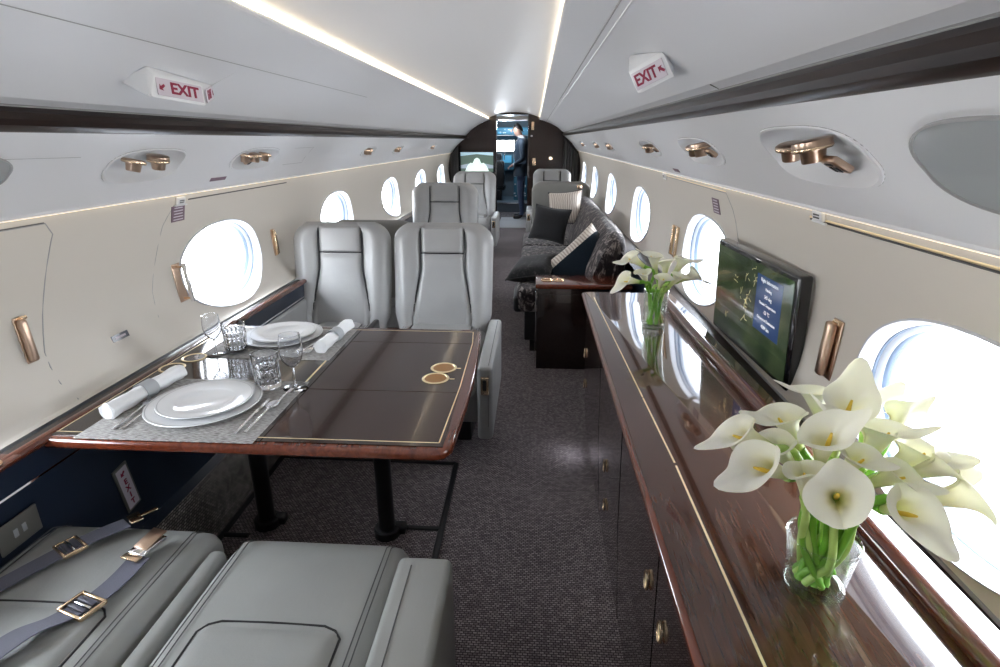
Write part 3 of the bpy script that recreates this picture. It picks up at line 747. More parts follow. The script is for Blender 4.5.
# floor tracks
ft = thing('seat_track', 'black seat track frame let into the carpet around the table legs', 'floor track', T(-.42, 1.75, 0))
mb = MB()
for (x0, y0, x1, y1) in ((-.84, 2.262, .0, 2.247), (0, 2.247, .010, 1.15), (.006, 1.782, -.150, 1.784), (-.840, 2.262, -.825, 1.15), (-.83, 1.70, -.73, 1.70)):
    mb.tube([(x0 + .42, y0 - 1.75, .003), (x1 + .42, y1 - 1.75, .003)], .0125, 8, flat=.6)
mb.build('track_rail', 'black_metal', ft)

# ---------------------------------------------------------------- cabin seats
def lerp(a, b, t): return a + (b - a) * t
def seat(name, label, M, w=.55, arms=(1, 1), lea='leather', back_w=None, top=1.02, group=None, far=False, arm_w=.075, depth0=.36, arm_front=.38, arm_z=.52, recline=.13, latch_=False, back_mat=None, cush_z=.45, yb=-.30, arm_in=0.):
    """front is +y; x across; origin on the floor under the cushion"""
    bw = back_w or w
    rt = thing(name, label, 'seat', M, group)
    hw = w / 2 - .005 - arm_in
    # cushion: crowned slab with rounded front
    def cush(x0, x1, y0, y1, z0, z1, crown, r=.045, nu=28, nv=36):
        mb = MB()
        def fn(u, v):
            # superellipse cross-section loop in (profile angle v), lofted across x with rounded ends
            a = 2 * pi * v; cx = 2 * u - 1
            e = (max(0, 1 - abs(cx) ** 12)) ** .5
            sy, sz = se(a, (y1 - y0) / 2, (z1 - z0) / 2, 5.5)
            sy = math.copysign(min(abs(sy), (y1 - y0) / 2), sy)
            k = .88 + .12 * e if abs(cx) < 1 else .88
            kz = .55 + .45 * e if abs(cx) < 1 else .55
            top_ = max(0, sz / ((z1 - z0) / 2))
            return ((x0 + x1) / 2 + (x1 - x0) / 2 * cx, (y0 + y1) / 2 + sy * (1 - .02 * (1 - e)), (z0 + z1) / 2 + sz * kz + crown * top_ * (1 - cx * cx) * (1 - (2 * (sy / (y1 - y0))) ** 2))
        mb.grid(fn, nu, nv, cv=True)
        # end caps
        for u in (0, 1):
            ring = [fn(u, k / nv) for k in range(nv)]; mb.add(ring, [tuple(range(nv))])
        return mb
    c = cush(-hw, hw, yb, depth0, cush_z - .155, cush_z, .012).build('seat_cushion', lea, rt, smooth=60)
    # recessed rear panel and stitch seams of the cushion
    pw = hw * .68
    def pil(u, v, x0, x1, y0, y1, z, h, e=8):
        cx = 2 * u - 1; cy = 2 * v - 1
        return (lerp(x0, x1, u), lerp(y0, y1, v), z + h * (max(0, 1 - abs(cx) ** e)) ** .6 * (max(0, 1 - abs(cy) ** e)) ** .6)
    MB().grid(lambda u, v: pil(u, v, -pw, pw, yb + .01, .045, cush_z + .001, .022), 24, 24).build('cushion_panel', lea, c, smooth=60)
    MB().tube([(-pw, yb + .02, cush_z + .006), (-pw, .02, cush_z + .006), (-pw + .015, .038, cush_z + .007), (-pw + .04, .047, cush_z + .0085), (0, .047, cush_z + .011), (pw - .04, .047, cush_z + .0085), (pw - .015, .038, cush_z + .007), (pw, .02, cush_z + .006), (pw, yb + .02, cush_z + .006)], .0028, 6).build('piping', 'black', c)
    for sx in (-1, 1):
        for dd in (0, .012):
            MB().tube([(sx * (hw * .80 + dd), yb + .03, cush_z + .0045), (sx * (hw * .80 + dd), 0, cush_z + .0075), (sx * (hw * .80 + dd), depth0 - .05, cush_z + .0025), (sx * (hw * .80 + dd), depth0 - .012, cush_z - .022)], .0014, 5).build('seam', 'dark_line', c)
    # backrest
    hb = bw / 2; z0, z1 = .40, top; H = z1 - z0
    yf = lambda z: yb + .02 - recline * max(0, (z - z0)) / H - .015 * sin(pi * max(0, min(1, (z - z0) / H)))
    gx = lambda t: lerp(.68, .44, min(1, max(0, t) / .60)) if t < .60 else .44      # half width of centre panel, as share of hb
    def width(t):
        s_ = 1.0 - .03 * (1 - t)
        if t < .18: s_ *= .90 + .10 * (t / .18)
        if t > .80: 
            q = (t - .80) / .20; s_ *= (1 - .30 * (q ** 3.0)) 
        return hb * s_
    def th(cx, t):   # front height of the slab: side wings stand proud
        wing = math.exp(-((abs(cx) - .74) / .20) ** 2) * .030
        edge = (max(0, 1 - abs(cx) ** 10)) ** .5
        ed2 = (max(0, 1 - max(0, (t - .5) * 2) ** 14)) ** .5
        return (.045 + wing) * edge * ed2 - .02
    nb = 40
    def slab(u, v):
        t = v; z = lerp(z0, z1, t)
        if u <= .5:
            cx = -1 + 4 * u; 
            g = gx(t); d = th(cx, t)
            for gg in (-g, g): d -= .022 * math.exp(-((cx - gg) / .035) ** 2) * (1 if t < .985 else 0)
            return (cx * width(t), yf(z) + d, z)
        cx = 3 - 4 * u
        edge = (max(0, 1 - abs(cx) ** 6)) ** .5; ed2 = (max(0, 1 - max(0, (t - .5) * 2) ** 10)) ** .5
        return (cx * width(t), yf(z) - .03 - .055 * edge * ed2, z)
    b = MB().grid(slab, 96, nb, cu=True)
    b.add([slab(k / 96, 0) for k in range(96)], [tuple(range(96))]); b.add([slab(k / 96, 1) for k in range(96)], [tuple(range(96))])
    bk = b.build('backrest', lea if back_mat is None else back_mat, rt, smooth=60)
    zh = .74
    def panel(t0, t1, h, name, par, e=10):
        def fn(u, v):
            t = lerp(t0, t1, v); z = lerp(z0, z1, t); cx = (2 * u - 1); g = gx(t) - .022
            bul = (max(0, 1 - abs(cx) ** e)) ** .5 * (max(0, 1 - abs(2 * v - 1) ** (e + 6))) ** .5
            zz = z + (.004 if v == 1 and t1 >= 1 else 0)
            return (cx * g * width(min(t, .8)) , yf(z) + .016 + h * bul + .006 * (1 - cx * cx), zz)
        return MB().grid(fn, 22, 26).build(name, lea, par, smooth=60)
    panel(.02, zh - .006, .016, 'back_panel', bk); hd = panel(zh + .004, .975, .024, 'headrest', rt)
    pip = MB()
    if not far:
        for sx in (-1, 1):
            pts = [(sx * gx(t) * width(min(t, .8)), yf(lerp(z0, z1, t)) + .020, lerp(z0, z1, t)) for t in [k / 24 for k in range(1, 24)]]
            pip.tube(pts, .0045, 6)
        z = lerp(z0, z1, zh); pip.tube([(-gx(zh) * hb, yf(z) + .022, z), (0, yf(z) + .030, z), (gx(zh) * hb, yf(z) + .022, z)], .004, 6)
        pip.build('piping', 'black', bk)
    if latch_:
        lt = MB().box((hb * .62, yf(z1 - .06) - .088, z1 - .055), (.06, .012, .05), .006).build('back_latch', 'gold', rt)
        MB().tube([(hb * .66, yf(z1 - .1) - .085, z1 - .11), (hb * .66, yf(z1 - .17) - .092, z1 - .17)], .008, 8).build('release_lever', 'chrome', rt)
    # arms: tall stitched side panels, gold latch on the front of the outer one
    for sx, on in ((-1, arms[0]), (1, arms[1])):
        if not on: continue
        aw = arm_w if on == 1 else .045; az = arm_z if on == 1 else arm_z - .05
        ax = sx * (w / 2 + aw / 2 + .008 - arm_in)
        am = MB().box((ax, (arm_front + yb) / 2 - .01, .5 * (az + .13)), (aw, arm_front - yb, az - .13), .018, 5).build('armrest', lea, rt)
        if on == 1:
            MB().tube([(ax - aw * .22, yb + .03, az + .0005), (ax - aw * .22, arm_front - .045, az + .0005), (ax - aw * .22, arm_front - .0095, az - .035), (ax - aw * .22, arm_front - .0095, .20)], .0014, 5).build('seam', 'dark_line', am)
            lp = MB().box((ax, arm_front - .008, az - .085), (aw * .52, .012, .085), .004).build('recline_latch', 'gold', am)
            MB().box((ax, arm_front - .001, az - .080), (aw * .22, .004, .05), .001).build('latch_slot', 'black', lp)
    # pedestal and skirt
    MB().box((0, .0, .225), (w * .92, .52, .18), .02).build('seat_skirt', lea, rt)
    MB().box((0, -.02, .075), (w * .74, .44, .145), .012).build('seat_base', 'black_metal', rt)
    return rt
F180 = RZ(180)
NEAR = dict(yb=-.43, lea='leather_near', cush_z=.47, top=1.02)
seat('cabin_seat', 'nearest grey leather aisle seat with wide right armrest, bottom centre', T(-.190, .825, 0), w=.455, arms=(0, 1), arm_w=.125, depth0=.345, arm_front=.215, arm_z=.535, recline=.18, **NEAR)
seat('cabin_seat', 'nearest grey leather window seat, two open seat belts lying on it', T(-.715, .850, 0), w=.47, arms=(0, 2), depth0=.345, arm_front=.28, arm_z=.50, recline=.18, **NEAR)
seat('cabin_seat', 'grey leather window seat facing us across the table, left of its twin', T(-.736, 2.66, 0) @ F180, w=.565, arms=(0, 1), top=1.005, arm_z=.60, arm_front=.22, arm_in=.10, arm_w=.06)
seat('cabin_seat', 'grey leather aisle seat facing us across the table, gold latch on its arm', T(-.160, 2.66, 0) @ F180, w=.565, arms=(1, 0), arm_w=.07, top=1.005, arm_z=.49, arm_front=.42, arm_in=.028)
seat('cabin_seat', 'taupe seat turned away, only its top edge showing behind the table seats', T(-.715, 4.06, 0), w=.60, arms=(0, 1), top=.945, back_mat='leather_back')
seat('cabin_seat', 'single pale grey leather seat facing us, behind the pair at the table', T(-.50, 4.95, 0) @ F180, w=.64, arms=(1, 1), top=1.06, arm_z=.46, arm_in=.03)
seat('cabin_seat', 'furthest left grey seat facing us, under the screen on the dark partition', T(-.485, 7.55, 0) @ F180, w=.60, arms=(1, 1), top=1.03, arm_z=.50, arm_in=.03)
seat('cabin_seat', 'furthest right grey seat facing us, against the dark partition', T(.60, 8.1, 0) @ F180, w=.56, arms=(1, 1), top=1.04)
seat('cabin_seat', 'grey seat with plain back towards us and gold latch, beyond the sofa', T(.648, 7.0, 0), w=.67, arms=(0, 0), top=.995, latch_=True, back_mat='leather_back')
# console box between the pair
mb = MB().box((0, 0, .30), (.03, .3, .56), .01); cb = mb.build('seat_console', 'black'); cb.matrix_world = T(-.447, 2.50, 0); tag(cb, 'narrow black console between the two grey seats beyond the table', 'console')

# ---------------------------------------------------------------- seat belts on the near left seat
def ribbon(pts, w, th, side, mb=None):
    mb = mb or MB(); P_ = spline(pts, 8); vs = []
    for i, p in enumerate(P_):
        t = (P_[min(i + 1, len(P_) - 1)] - P_[max(i - 1, 0)]).normalized(); a = Vector(side) - t * Vector(side).dot(t); a.normalize(); n = t.cross(a).normalized()
        for (s_, q) in ((-1, -1), (1, -1), (1, 1), (-1, 1)): vs.append(p + a * (w / 2 * s_) + n * (th / 2 * q))
    fs = []
    for i in range(len(P_) - 1):
        for k in range(4): fs.append((i * 4 + k, i * 4 + (k + 1) % 4, (i + 1) * 4 + (k + 1) % 4, (i + 1) * 4 + k))
    fs += [(0, 1, 2, 3), tuple((len(P_) - 1) * 4 + k for k in range(4))]
    return mb.add(vs, fs)
ZC = .488
def buckle(rt, x, y, ang, z=ZC, s_=1.):
    M = T(x, y, z + .006) @ RZ(ang)
    mb = MB()
    for sx in (-1, 1): mb.box((sx * .031 * s_, 0, 0), (.007, .050 * s_, .010), .002, 2)
    for sy in (-1, 1): mb.box((0, sy * .023 * s_, 0), (.066 * s_, .007, .009), .002, 2)
    f = MB(); f.v, f.f, f.m = [tuple(M @ Vector(p)) for p in mb.v], mb.f, mb.m
    bk = f.build('buckle_frame', 'gold', rt)
    MB().box((0, 0, .004), (.056, .006, .006), .002, 2, M).build('buckle_bar', 'chrome', bk)
    MB().box((0, .011, .003), (.050, .012, .008), .003, 2, M).box((0, -.010, .003), (.050, .010, .008), .003, 2, M).build('webbing_wrap', 'strap_dark', bk)
def belt(label, pts, bx, tip):
    rt = thing('seat_belt', label, 'seat belt', T(pts[0][0], pts[0][1], 0))
    inv = T(-pts[0][0], -pts[0][1], 0)
    P_ = [Vector(p) + Vector((-pts[0][0], -pts[0][1], 0)) for p in pts]
    d = (Vector(pts[-1]) - Vector(pts[-2])); side = Vector((-d.y, d.x, 0)).normalized()
    ribbon(P_, .050, .0024, side).build('webbing', 'strap', rt)
    return rt
def rel(rt, x, y): return x - rt.matrix_world.translation.x, y - rt.matrix_world.translation.y
bpy.context.view_layer.update()
b1 = belt('left seat belt with metal tongue end, lying nearer the cabin wall', [(-.935, .75, ZC), (-.88, .86, ZC + .002), (-.815, .99, ZC + .004), (-.775, 1.06, ZC + .006), (-.735, 1.12, ZC + .004), (-.712, 1.155, ZC)], None, None)
buckle(b1, -.782 + .935, 1.052 - .75, -30, ZC)
M = T(-.700 + .935, 1.170 - .75, ZC + .006) @ RZ(-38)
tg = MB().box((0, 0, 0), (.044, .03, .004), .0015, 2, M).box((0, .030, 0), (.012, .05, .004), .0015, 2, M).build('belt_tongue', 'gold', b1)
b2 = belt('right seat belt with lift-lever buckle, lying nearer the aisle seat', [(-.695, .70, ZC + .02), (-.655, .78, ZC + .03), (-.628, .84, ZC + .012), (-.60, .90, ZC + .006), (-.590, .96, ZC + .004), (-.590, 1.03, ZC + .004)], None, None)
buckle(b2, -.608 + .695, .875 - .70, -18, ZC + .004, 1.12)
M = T(-.592 + .695, 1.065 - .70, ZC + .010) @ RZ(-14)
lb = MB().box((0, 0, 0), (.046, .075, .012), .004, 3, M).build('buckle_body', 'chrome', b2)
MB().box((0, .012, .010), (.042, .062, .004), .0015, 2, M @ RX(9)).build('lift_lever', 'bronze', lb)
MB().box((0, -.045, .0), (.050, .018, .006), .002, 2, M).build('strap_slot', 'gold', lb)
ribbon([(.0, .0, ZC + .01), (-.012, -.05, ZC + .022), (.02, -.07, ZC + .040), (.045, -.03, ZC + .03), (.04, .01, ZC + .012)], .055, .003, (1, -.5, 0)).build('webbing_loop', 'strap_dark', b2)

# ---------------------------------------------------------------- sideboard on the right
SZ = .80
sb = thing('sideboard', 'long glossy brown sideboard with gold inlay line under the right windows', 'sideboard', T(.75, 1.0, 0))
q = lambda x, y: (x - .75, y - 1.0)
def rx(y): return lerp(.868, .908, max(0, min(1.25, (2.42 - y) / 1.7)))   # inner edge of the raised rail
ys = [-.6, 0, .4, .8, 1.2, 1.6, 2.0, 2.42]
poly = [q(.572, -.6), q(.572, 2.405), q(.580, 2.42)] + [q(rx(y) + .085, y) for y in reversed(ys)]
MB().prism(poly, .038, T(0, 0, SZ - .038), r=.003, seg=2).build('worktop', 'sideboard_wood', sb)
MB().tube([(.570 - .75, -.6 - 1, SZ - .012), (.570 - .75, 1.41, SZ - .012)], .010, 12).tube([(.572 - .75, 1.418, SZ - .012), (.895 - .75, 1.418, SZ - .012)], .010, 12).build('worktop_edge', 'mahogany', sb)
mb = MB()
for (y0, y1) in ((-.6, 1.02), (1.03, 1.34), (1.345, 2.33)):
    x0, x1 = (lerp(.604, .655, max(0, min(1, (2.42 - y) / 1.7))) for y in (y0, y1))
    mb.add([(x0 - .0022 - .75, y0 - 1, SZ + .0006), (x1 - .0022 - .75, y1 - 1, SZ + .0006), (x1 + .0022 - .75, y1 - 1, SZ + .0006), (x0 + .0022 - .75, y0 - 1, SZ + .0006)], [(0, 1, 2, 3)])
mb.build('inlay_or_glint_line', 'gold_edge', sb, smooth=0)
# body: front leans inwards to the floor
body = [(.590, .762), (.60, .40), (.622, .06), (.640, .055), (.640, 0), (.92, 0), (.93, .762)]
m_ = MB(); m_.prism([(x - .75, z) for x, z in body], 3.0, T(0, 1.405, 0) @ RX(90)); m_.build('cabinet_body', 'cabinet_wood', sb, smooth=0)
def face_x(z): return lerp(.590, .60, (.762 - z) / .362) if z > .4 else lerp(.60, .622, (.4 - z) / .34)
dd = [(-.6, .16), (.17, .845), (.85, 1.30), (1.31, 1.80), (1.81, 2.40)]
hnd = [None, (.784, .602), (.91, .602), (1.585, .437), (2.36, .53)]
for k, (y0, y1) in enumerate(dd):
    mb = MB(); xs = [face_x(.755), face_x(.08)]
    mb.add([(xs[0] - .008 - .75, y0 - 1, .755), (xs[0] - .008 - .75, y1 - 1 - .004, .755), (face_x(.4) - .008 - .75, y1 - 1 - .004, .4), (xs[1] - .008 - .75, y1 - 1 - .004, .08), (xs[1] - .008 - .75, y0 - 1, .08), (face_x(.4) - .008 - .75, y0 - 1, .4),
            (xs[0] - .75 + .004, y0 - 1, .755), (xs[0] - .75 + .004, y1 - 1 - .004, .755), (face_x(.4) - .75 + .004, y1 - 1 - .004, .4), (xs[1] - .75 + .004, y1 - 1 - .004, .08), (xs[1] - .75 + .004, y0 - 1, .08), (face_x(.4) - .75 + .004, y0 - 1, .4)],
           [(0, 1, 2, 5), (5, 2, 3, 4), (0, 6, 7, 1), (1, 7, 8, 2), (2, 8, 9, 3), (3, 9, 10, 4), (4, 10, 11, 5), (5, 11, 6, 0)])
    dr = mb.build('door', 'cabinet_wood', sb, smooth=0)
    if hnd[k]:
        for (hy, hz) in ([hnd[k]] if k not in (4, 3) else [hnd[k], (hnd[k][0], hnd[k][1] - .15)]):
            Mh = frame((face_x(hz) - .010 - .75, hy - 1, hz), (0, 1, 0), (0, 0, 1), (-1, 0, 0))
            hd_ = MB().lathe([(.024, 0), (.025, .004), (.021, .006), (.019, .003)], 28, Mh @ SC(.62, .95, 1)).build('handle', 'gold', dr)
            MB().lathe([(.019, .003), (.012, .002), (0, .002)], 24, Mh @ SC(.62, .95, 1)).build('handle_insert', 'gold_edge', hd_)
MB().box((.617 - .75, 1.75 - 1, .21), (.006, .012, .12), .002).box((.617 - .75, 1.60 - 1, .19), (.006, .012, .10), .002).build('kick_strip', 'chrome', sb)
rail = [(rx(y) + .026, y, SZ + .006) for y in ys]
r_ = MB().tube(spline([(x - .75, y - 1, z) for x, y, z in rail], 4), .020, 16, flat=.8).build('rail', 'rail_wood', sb)
# ledge between rail and wall
mb = MB(); mb.grid(lambda u, v: (lerp(rx(-.6 + 4.3 * u) + .05, .065 + X(1, .80), v), -.6 + 4.3 * u, .744), 20, 1); struct(mb.build('trim_17', 'ledge', smooth=0))
mb = MB(); mb.grid(lambda u, v: (.92 + .15 * v, 3.7 + 5.8 * u, .74), 20, 1); struct(mb.build('trim_17', 'ledge', smooth=0))
struct(MB().tube([(X(1, .745) - .003, y, .746) for y in (-.6, 1, 3.7)], .004, 6).build('trim_18', 'soft_line'))

# ---------------------------------------------------------------- end cabinet before the sofa
ec = thing('end_cabinet', 'dark wood end cabinet with two gold cup holders, between sideboard and sofa', 'cabinet', T(.66, 3.55, 0))
MB().box((.005, 0, .275), (.58, .24, .55), .004).build('cabinet_body', 'cabinet_wood', ec)
MB().box((.005, 0, .565), (.61, .27, .03), .010).build('cabinet_top', 'mahogany', ec)
MB().box((-.005, -.124, .28), (.52, .008, .47), .002).build('door', 'cabinet_wood', ec)
for x in (-.225, -.150):
    c_ = MB().lathe([(.036, 0), (.040, .003), (.036, .008), (.030, .006), (.028, .001)], 32, T(x, -.02, .580)).build('cup_holder', 'gold', ec)
    MB().lathe([(.029, .002), (0, .002)], 28, T(x, -.02, .580)).build('cup_well', 'well_shade', c_)
MB().box((-.294, -.122, .28), (.004, .006, .5), .001).build('edge_strip', 'chrome', ec)
# ---------------------------------------------------------------- sofa
so = thing('sofa', 'dark speckled fabric sofa along the right wall with loose cushions', 'sofa', T(.59, 5.08, 0))
def softbox(c, d, r, n=3): return MB().box(c, d, r, 5)
for k in range(3): softbox((-.06, -.95 + .87 * k, .385), (.60, .87, .17), .05).build('seat_cushion', 'sofa_fabric', so)
def sback(u, v):
    y = -1.40 + 2.75 * u; pts = [(.10, .44), (.13, .60), (.20, .76), (.26, .84), (.31, .865), (.36, .84), (.385, .76), (.39, .45)]
    p = pts[int(round(v * 7))]; e = (max(0, 1 - abs(2 * u - 1) ** 16)) ** .5
    return (.25 + (p[0] - .25) * (.8 + .2 * e), y, .44 + (p[1] - .44) * (.86 + .14 * e))
m_ = MB().grid(sback, 30, 7); m_.add([sback(0, k / 7) for k in range(8)], [tuple(range(8))]); m_.add([sback(1, k / 7) for k in range(8)], [tuple(range(8))]); m_.build('backrest', 'sofa_fabric', so, smooth=70)
softbox((-.04, -.05, .20), (.52, 2.60, .22), .01).build('sofa_frame', 'black', so)
softbox((-.345, -1.20, .36), (.07, .34, .12), .025).build('arm_bolster', 'black', so)
softbox((-.03, -.02, .05), (.46, 2.6, .10), .0).build('plinth', 'black_metal', so)
def cushion(label, M, w, h, d, mname, back=None, split=None):
    rt = thing('throw_cushion', label, 'cushion', M, None)
    def fn(u, v, s_):
        x = 2 * u - 1; y = 2 * v - 1
        pin = 1 - .10 * (1 - x * x) * abs(y) ** 3; pin2 = 1 - .10 * (1 - y * y) * abs(x) ** 3
        e = (max(0, 1 - x ** 4)) ** .6 * (max(0, 1 - y ** 4)) ** .6
        return (x * w / 2 * pin2, y * h / 2 * pin, s_ * d / 2 * e)
    sp = split or 1.0
    MB().grid(lambda u, v: fn(u, v * sp, 1), 18, 18).build('cushion_front', mname, rt, smooth=80)
    if split: MB().grid(lambda u, v: fn(u, sp + (1 - sp) * v, 1), 18, 8).build('cushion_border', back, rt, smooth=80)
    MB().tube([fn(u, v, 0) for u, v in [(k / 12, 0) for k in range(12)] + [(1, k / 12) for k in range(12)] + [(1 - k / 12, 1) for k in range(12)] + [(0, 1 - k / 12) for k in range(13)]], .004, 6).build('piping', 'black', rt)
    MB().grid(lambda u, v: fn(u, v, -1), 18, 18).build('cushion_back', back or mname, rt, smooth=80)
    return rt

def cush_at(label, c, n, up, w, h, d, m1, m2=None, split=None):
    n = Vector(n).normalized(); u = Vector(up).cross(n).normalized(); v = n.cross(u)
    cushion(label, frame(Vector(c), u, v, n), w, h, d, m1, m2, split)
cush_at('charcoal square cushion leaning upright at the far end of the sofa', (.50, 5.45, .67), (-.35, -1, .35), (.12, 0, 1), .37, .34, .13, 'cushion_charcoal')
cush_at('pale striped cushion with dark trim, just behind the charcoal cushion', (.655, 5.75, .79), (-.4, -1, .3), (-.12, 0, 1), .36, .34, .12, 'cushion_stripe', 'cushion_navy')
cush_at('navy cushion with pale striped upper edge, nearest on the sofa beside its end cabinet', (.700, 3.98, .590), (-.10, -.85, .30), (-.66, .0, .75), .50, .38, .17, 'cushion_navy', 'cushion_stripe', .80)
cush_at('black cushion flopped over the front edge of the sofa seat', (.35, 4.02, .555), (-.25, -.15, 1), (.3, 1, .1), .34, .36, .12, 'cushion_black')
# ---------------------------------------------------------------- place settings
def at_table(x, y, z=TZ + .0015, rz=0): return T(x, y, z) @ RZ(rz)
def placemat(M, w, h, label):
    o = MB().box((0, 0, .0008), (w, h, .0016), 0).build('placemat', 'placemat', smooth=0); o.matrix_world = M
    tag(o, label, 'placemat'); return o
placemat(at_table(-.613, 1.408, TZ + .0012), .482, .385, 'grey woven placemat under the nearer place setting')
placemat(at_table(-.615, 1.955, TZ + .0012), .482, .335, 'grey woven placemat under the farther place setting')
ZM = TZ + .0032
def plate(M, R, label, rim=1.0):
    p = [(0, .002), (R * .55, .002), (R * .60, .003), (R * .66, .006), (R * .80, .009), (R * .985, .0125), (R, .0135), (R * .995, .015), (R * .98, .0150), (R * .80, .0118), (R * .64, .0100), (R * .60, .0075), (R * .56, .0050), (0, .0050)]
    rt = MB().lathe(p, 64).build('dinner_plate', 'porcelain', smooth=60); rt.matrix_world = M; tag(rt, label, 'plate')
    MB().lathe([(R * .955, .01475), (R * .962, .0152), (R * .969, .0151)], 64).build('rim_line', 'grey_plastic', rt)
    return rt
PL = [(-.612, 1.418), (-.640, 2.018)]
plate(T(*PL[0], ZM), .158, 'large white dinner plate of the nearer place setting, under the smaller plate')
plate(T(PL[0][0] + .004, PL[0][1] + .002, ZM + .0098), .130, 'smaller white plate stacked on the nearer large plate')
plate(T(*PL[1], ZM), .152, 'large white dinner plate of the farther place setting, under the smaller plate')
plate(T(PL[1][0] + .002, PL[1][1], ZM + .0098), .124, 'smaller white plate stacked on the farther large plate')
def napkin(M, L, label):
    rt = thing('rolled_napkin', label, 'napkin', M)
    mb = MB(); pr = []; n = 26
    def fn(u, v):
        r = .0235 + .0022 * sin(5 * 2 * pi * u + 3 * v) + .0012 * sin(26 * v + 9 * u) ; r *= (.90 + .10 * abs(2 * v - 1) ** 1.5)
        return (r * cos(2 * pi * u) * 1.05, (v - .5) * L, .0235 + r * sin(2 * pi * u) * .96)
    mb.grid(fn, 40, n, cu=True)
    for v in (0, 1):
        for k, rr in enumerate((.020, .014, .008)):   # rolled layers at the ends
            def e(u, w, rr=rr, v=v): 
                r = rr + .0022 * w; y = (v - .5) * L * (1.0 + .006) * (1 - .012 * k)
                return (r * cos(2 * pi * u), y + (v * 2 - 1) * (.003 * sin(pi * w)), .0235 + r * sin(2 * pi * u))
            mb.grid(e, 24, 3, cu=True)
        mb.add([fn(k / 40, v) for k in range(40)], [tuple(range(40))])
    mb.build('napkin_cloth', 'napkin', rt, smooth=70)
    MB().lathe([(.0258, -.024), (.0268, -.024), (.0268, .024), (.0258, .024)], 36, T(0, 0, .0242) @ RX(90)).build('napkin_ring', 'napkin_ring', rt)
napkin(at_table(-.818, 1.462, ZM, -6), .29, 'rolled white napkin in a grey ring, left of the nearer plates')
napkin(at_table(-.418, 1.985, ZM, -4), .27, 'rolled white napkin in a grey ring, right of the farther plates')
def cutlery(kind, M, label, L=.20):
    rt = thing(kind, label, 'cutlery', M)
    hl = L * .55
    def bar(y0, y1, w0, w1, z0, z1, t=.0028):
        def fn(u, v):
            a = 2 * pi * u; y = lerp(y0, y1, v); w = lerp(w0, w1, v); return (cos(a) * w, y, lerp(z0, z1, v) + .003 + sin(a) * t / 2 + .0)
        m_ = MB().grid(fn, 10, 6, cu=True); m_.add([fn(k / 10, 0) for k in range(10)], [tuple(range(10))]); m_.add([fn(k / 10, 1) for k in range(10)], [tuple(range(10))]); return m_
    bar(-L / 2, -L / 2 + hl, .0055, .0032, 0, .003).build('handle', 'chrome', rt)
    if kind == 'table_knife':
        MB().prism([(-.0035, 0), (.0075, .004), (.0085, .06), (.004, L * .45), (-.002, L * .45 - .004), (-.0035, .05)], .0016, T(0, -L / 2 + hl - .002, .004)).build('blade', 'chrome', rt)
    elif kind == 'spoon':
        bar(-L / 2 + hl, L / 2 - .05, .0032, .003, .003, .006).build('neck', 'chrome', rt)
        MB().grid(lambda u, v: (cos(2 * pi * u) * .017 * v, L / 2 - .026 + sin(2 * pi * u) * .027 * v, .004 + .006 * v * v), 24, 6, cu=True).build('bowl', 'chrome', rt)
    else:
        bar(-L / 2 + hl, L / 2 - .055, .0032, .004, .003, .005).build('neck', 'chrome', rt)
        MB().prism([(-.011, .016), (-.006, .002), (.006, .002), (.011, .016), (.011, .022), (-.011, .022)], .0018, T(0, L / 2 - .056, .006)).build('fork_head', 'chrome', rt)
        mb = MB()
        for x in (-.0095, -.0032, .0032, .0095): mb.tube([(x, L / 2 - .036, .007), (x, L / 2 - .015, .0055), (x, L / 2, .008)], .0014, 6)
        mb.build('tines', 'chrome', rt)
cutlery('fork', at_table(-.782, 1.355, ZM, 2), 'silver fork beside the near napkin, outer of two', .19)
cutlery('fork', at_table(-.757, 1.345, ZM, 0), 'silver fork right against the near plate, inner of two', .17)
cutlery('table_knife', at_table(-.440, 1.36, ZM, 0), 'silver knife just right of the nearer plates', .21)
cutlery('spoon', at_table(-.412, 1.355, ZM, -3), 'silver spoon near the right edge of the near placemat', .18)
cutlery('table_knife', at_table(-.405, 1.50, ZM, -4), 'short silver knife between the near spoon and the wine glass', .15)
cutlery('fork', at_table(-.470, 1.93, ZM, 180 - 5), 'silver fork between the farther plates and napkin, outer of two', .19)
cutlery('fork', at_table(-.492, 1.90, ZM, 180 - 8), 'silver fork against the farther plates, inner of two', .17)
# ---------------------------------------------------------------- glasses
def wine_glass(M, s_, label):
    rt = thing('wine_glass', label, 'glass', M)
    P = lambda L: [(r * s_, z * s_) for r, z in L]
    MB().lathe(P([(.0262, .150), (.030, .120), (.0305, .105), (.026, .082), (.014, .066), (.004, .060), (0, .059), (0, .0615), (.0035, .0625), (.013, .0685), (.0248, .0835), (.0293, .105), (.0288, .120), (.0250, .150), (.0262, .150)]), 40).build('bowl', 'crystal', rt, smooth=60)
    MB().lathe(P([(.0, .0600), (.0045, .0595), (.0032, .052), (.0028, .030), (.0034, .012), (.006, .006), (0, .005)]), 16).build('stem', 'crystal', rt, smooth=60)
    MB().lathe(P([(0, .006), (.008, .0055), (.030, .0022), (.0315, .0012), (.031, 0), (0, 0)]), 40).build('foot', 'crystal', rt, smooth=60)
    rt.matrix_world = M
wine_glass(T(-.398, 1.555, ZM), 1.18, 'stemmed wine glass right of the cut tumbler, nearer place setting')
wine_glass(T(-.800, 1.815, TZ + .001), 1.02, 'stemmed wine glass left of the far tumbler, before the bright window')
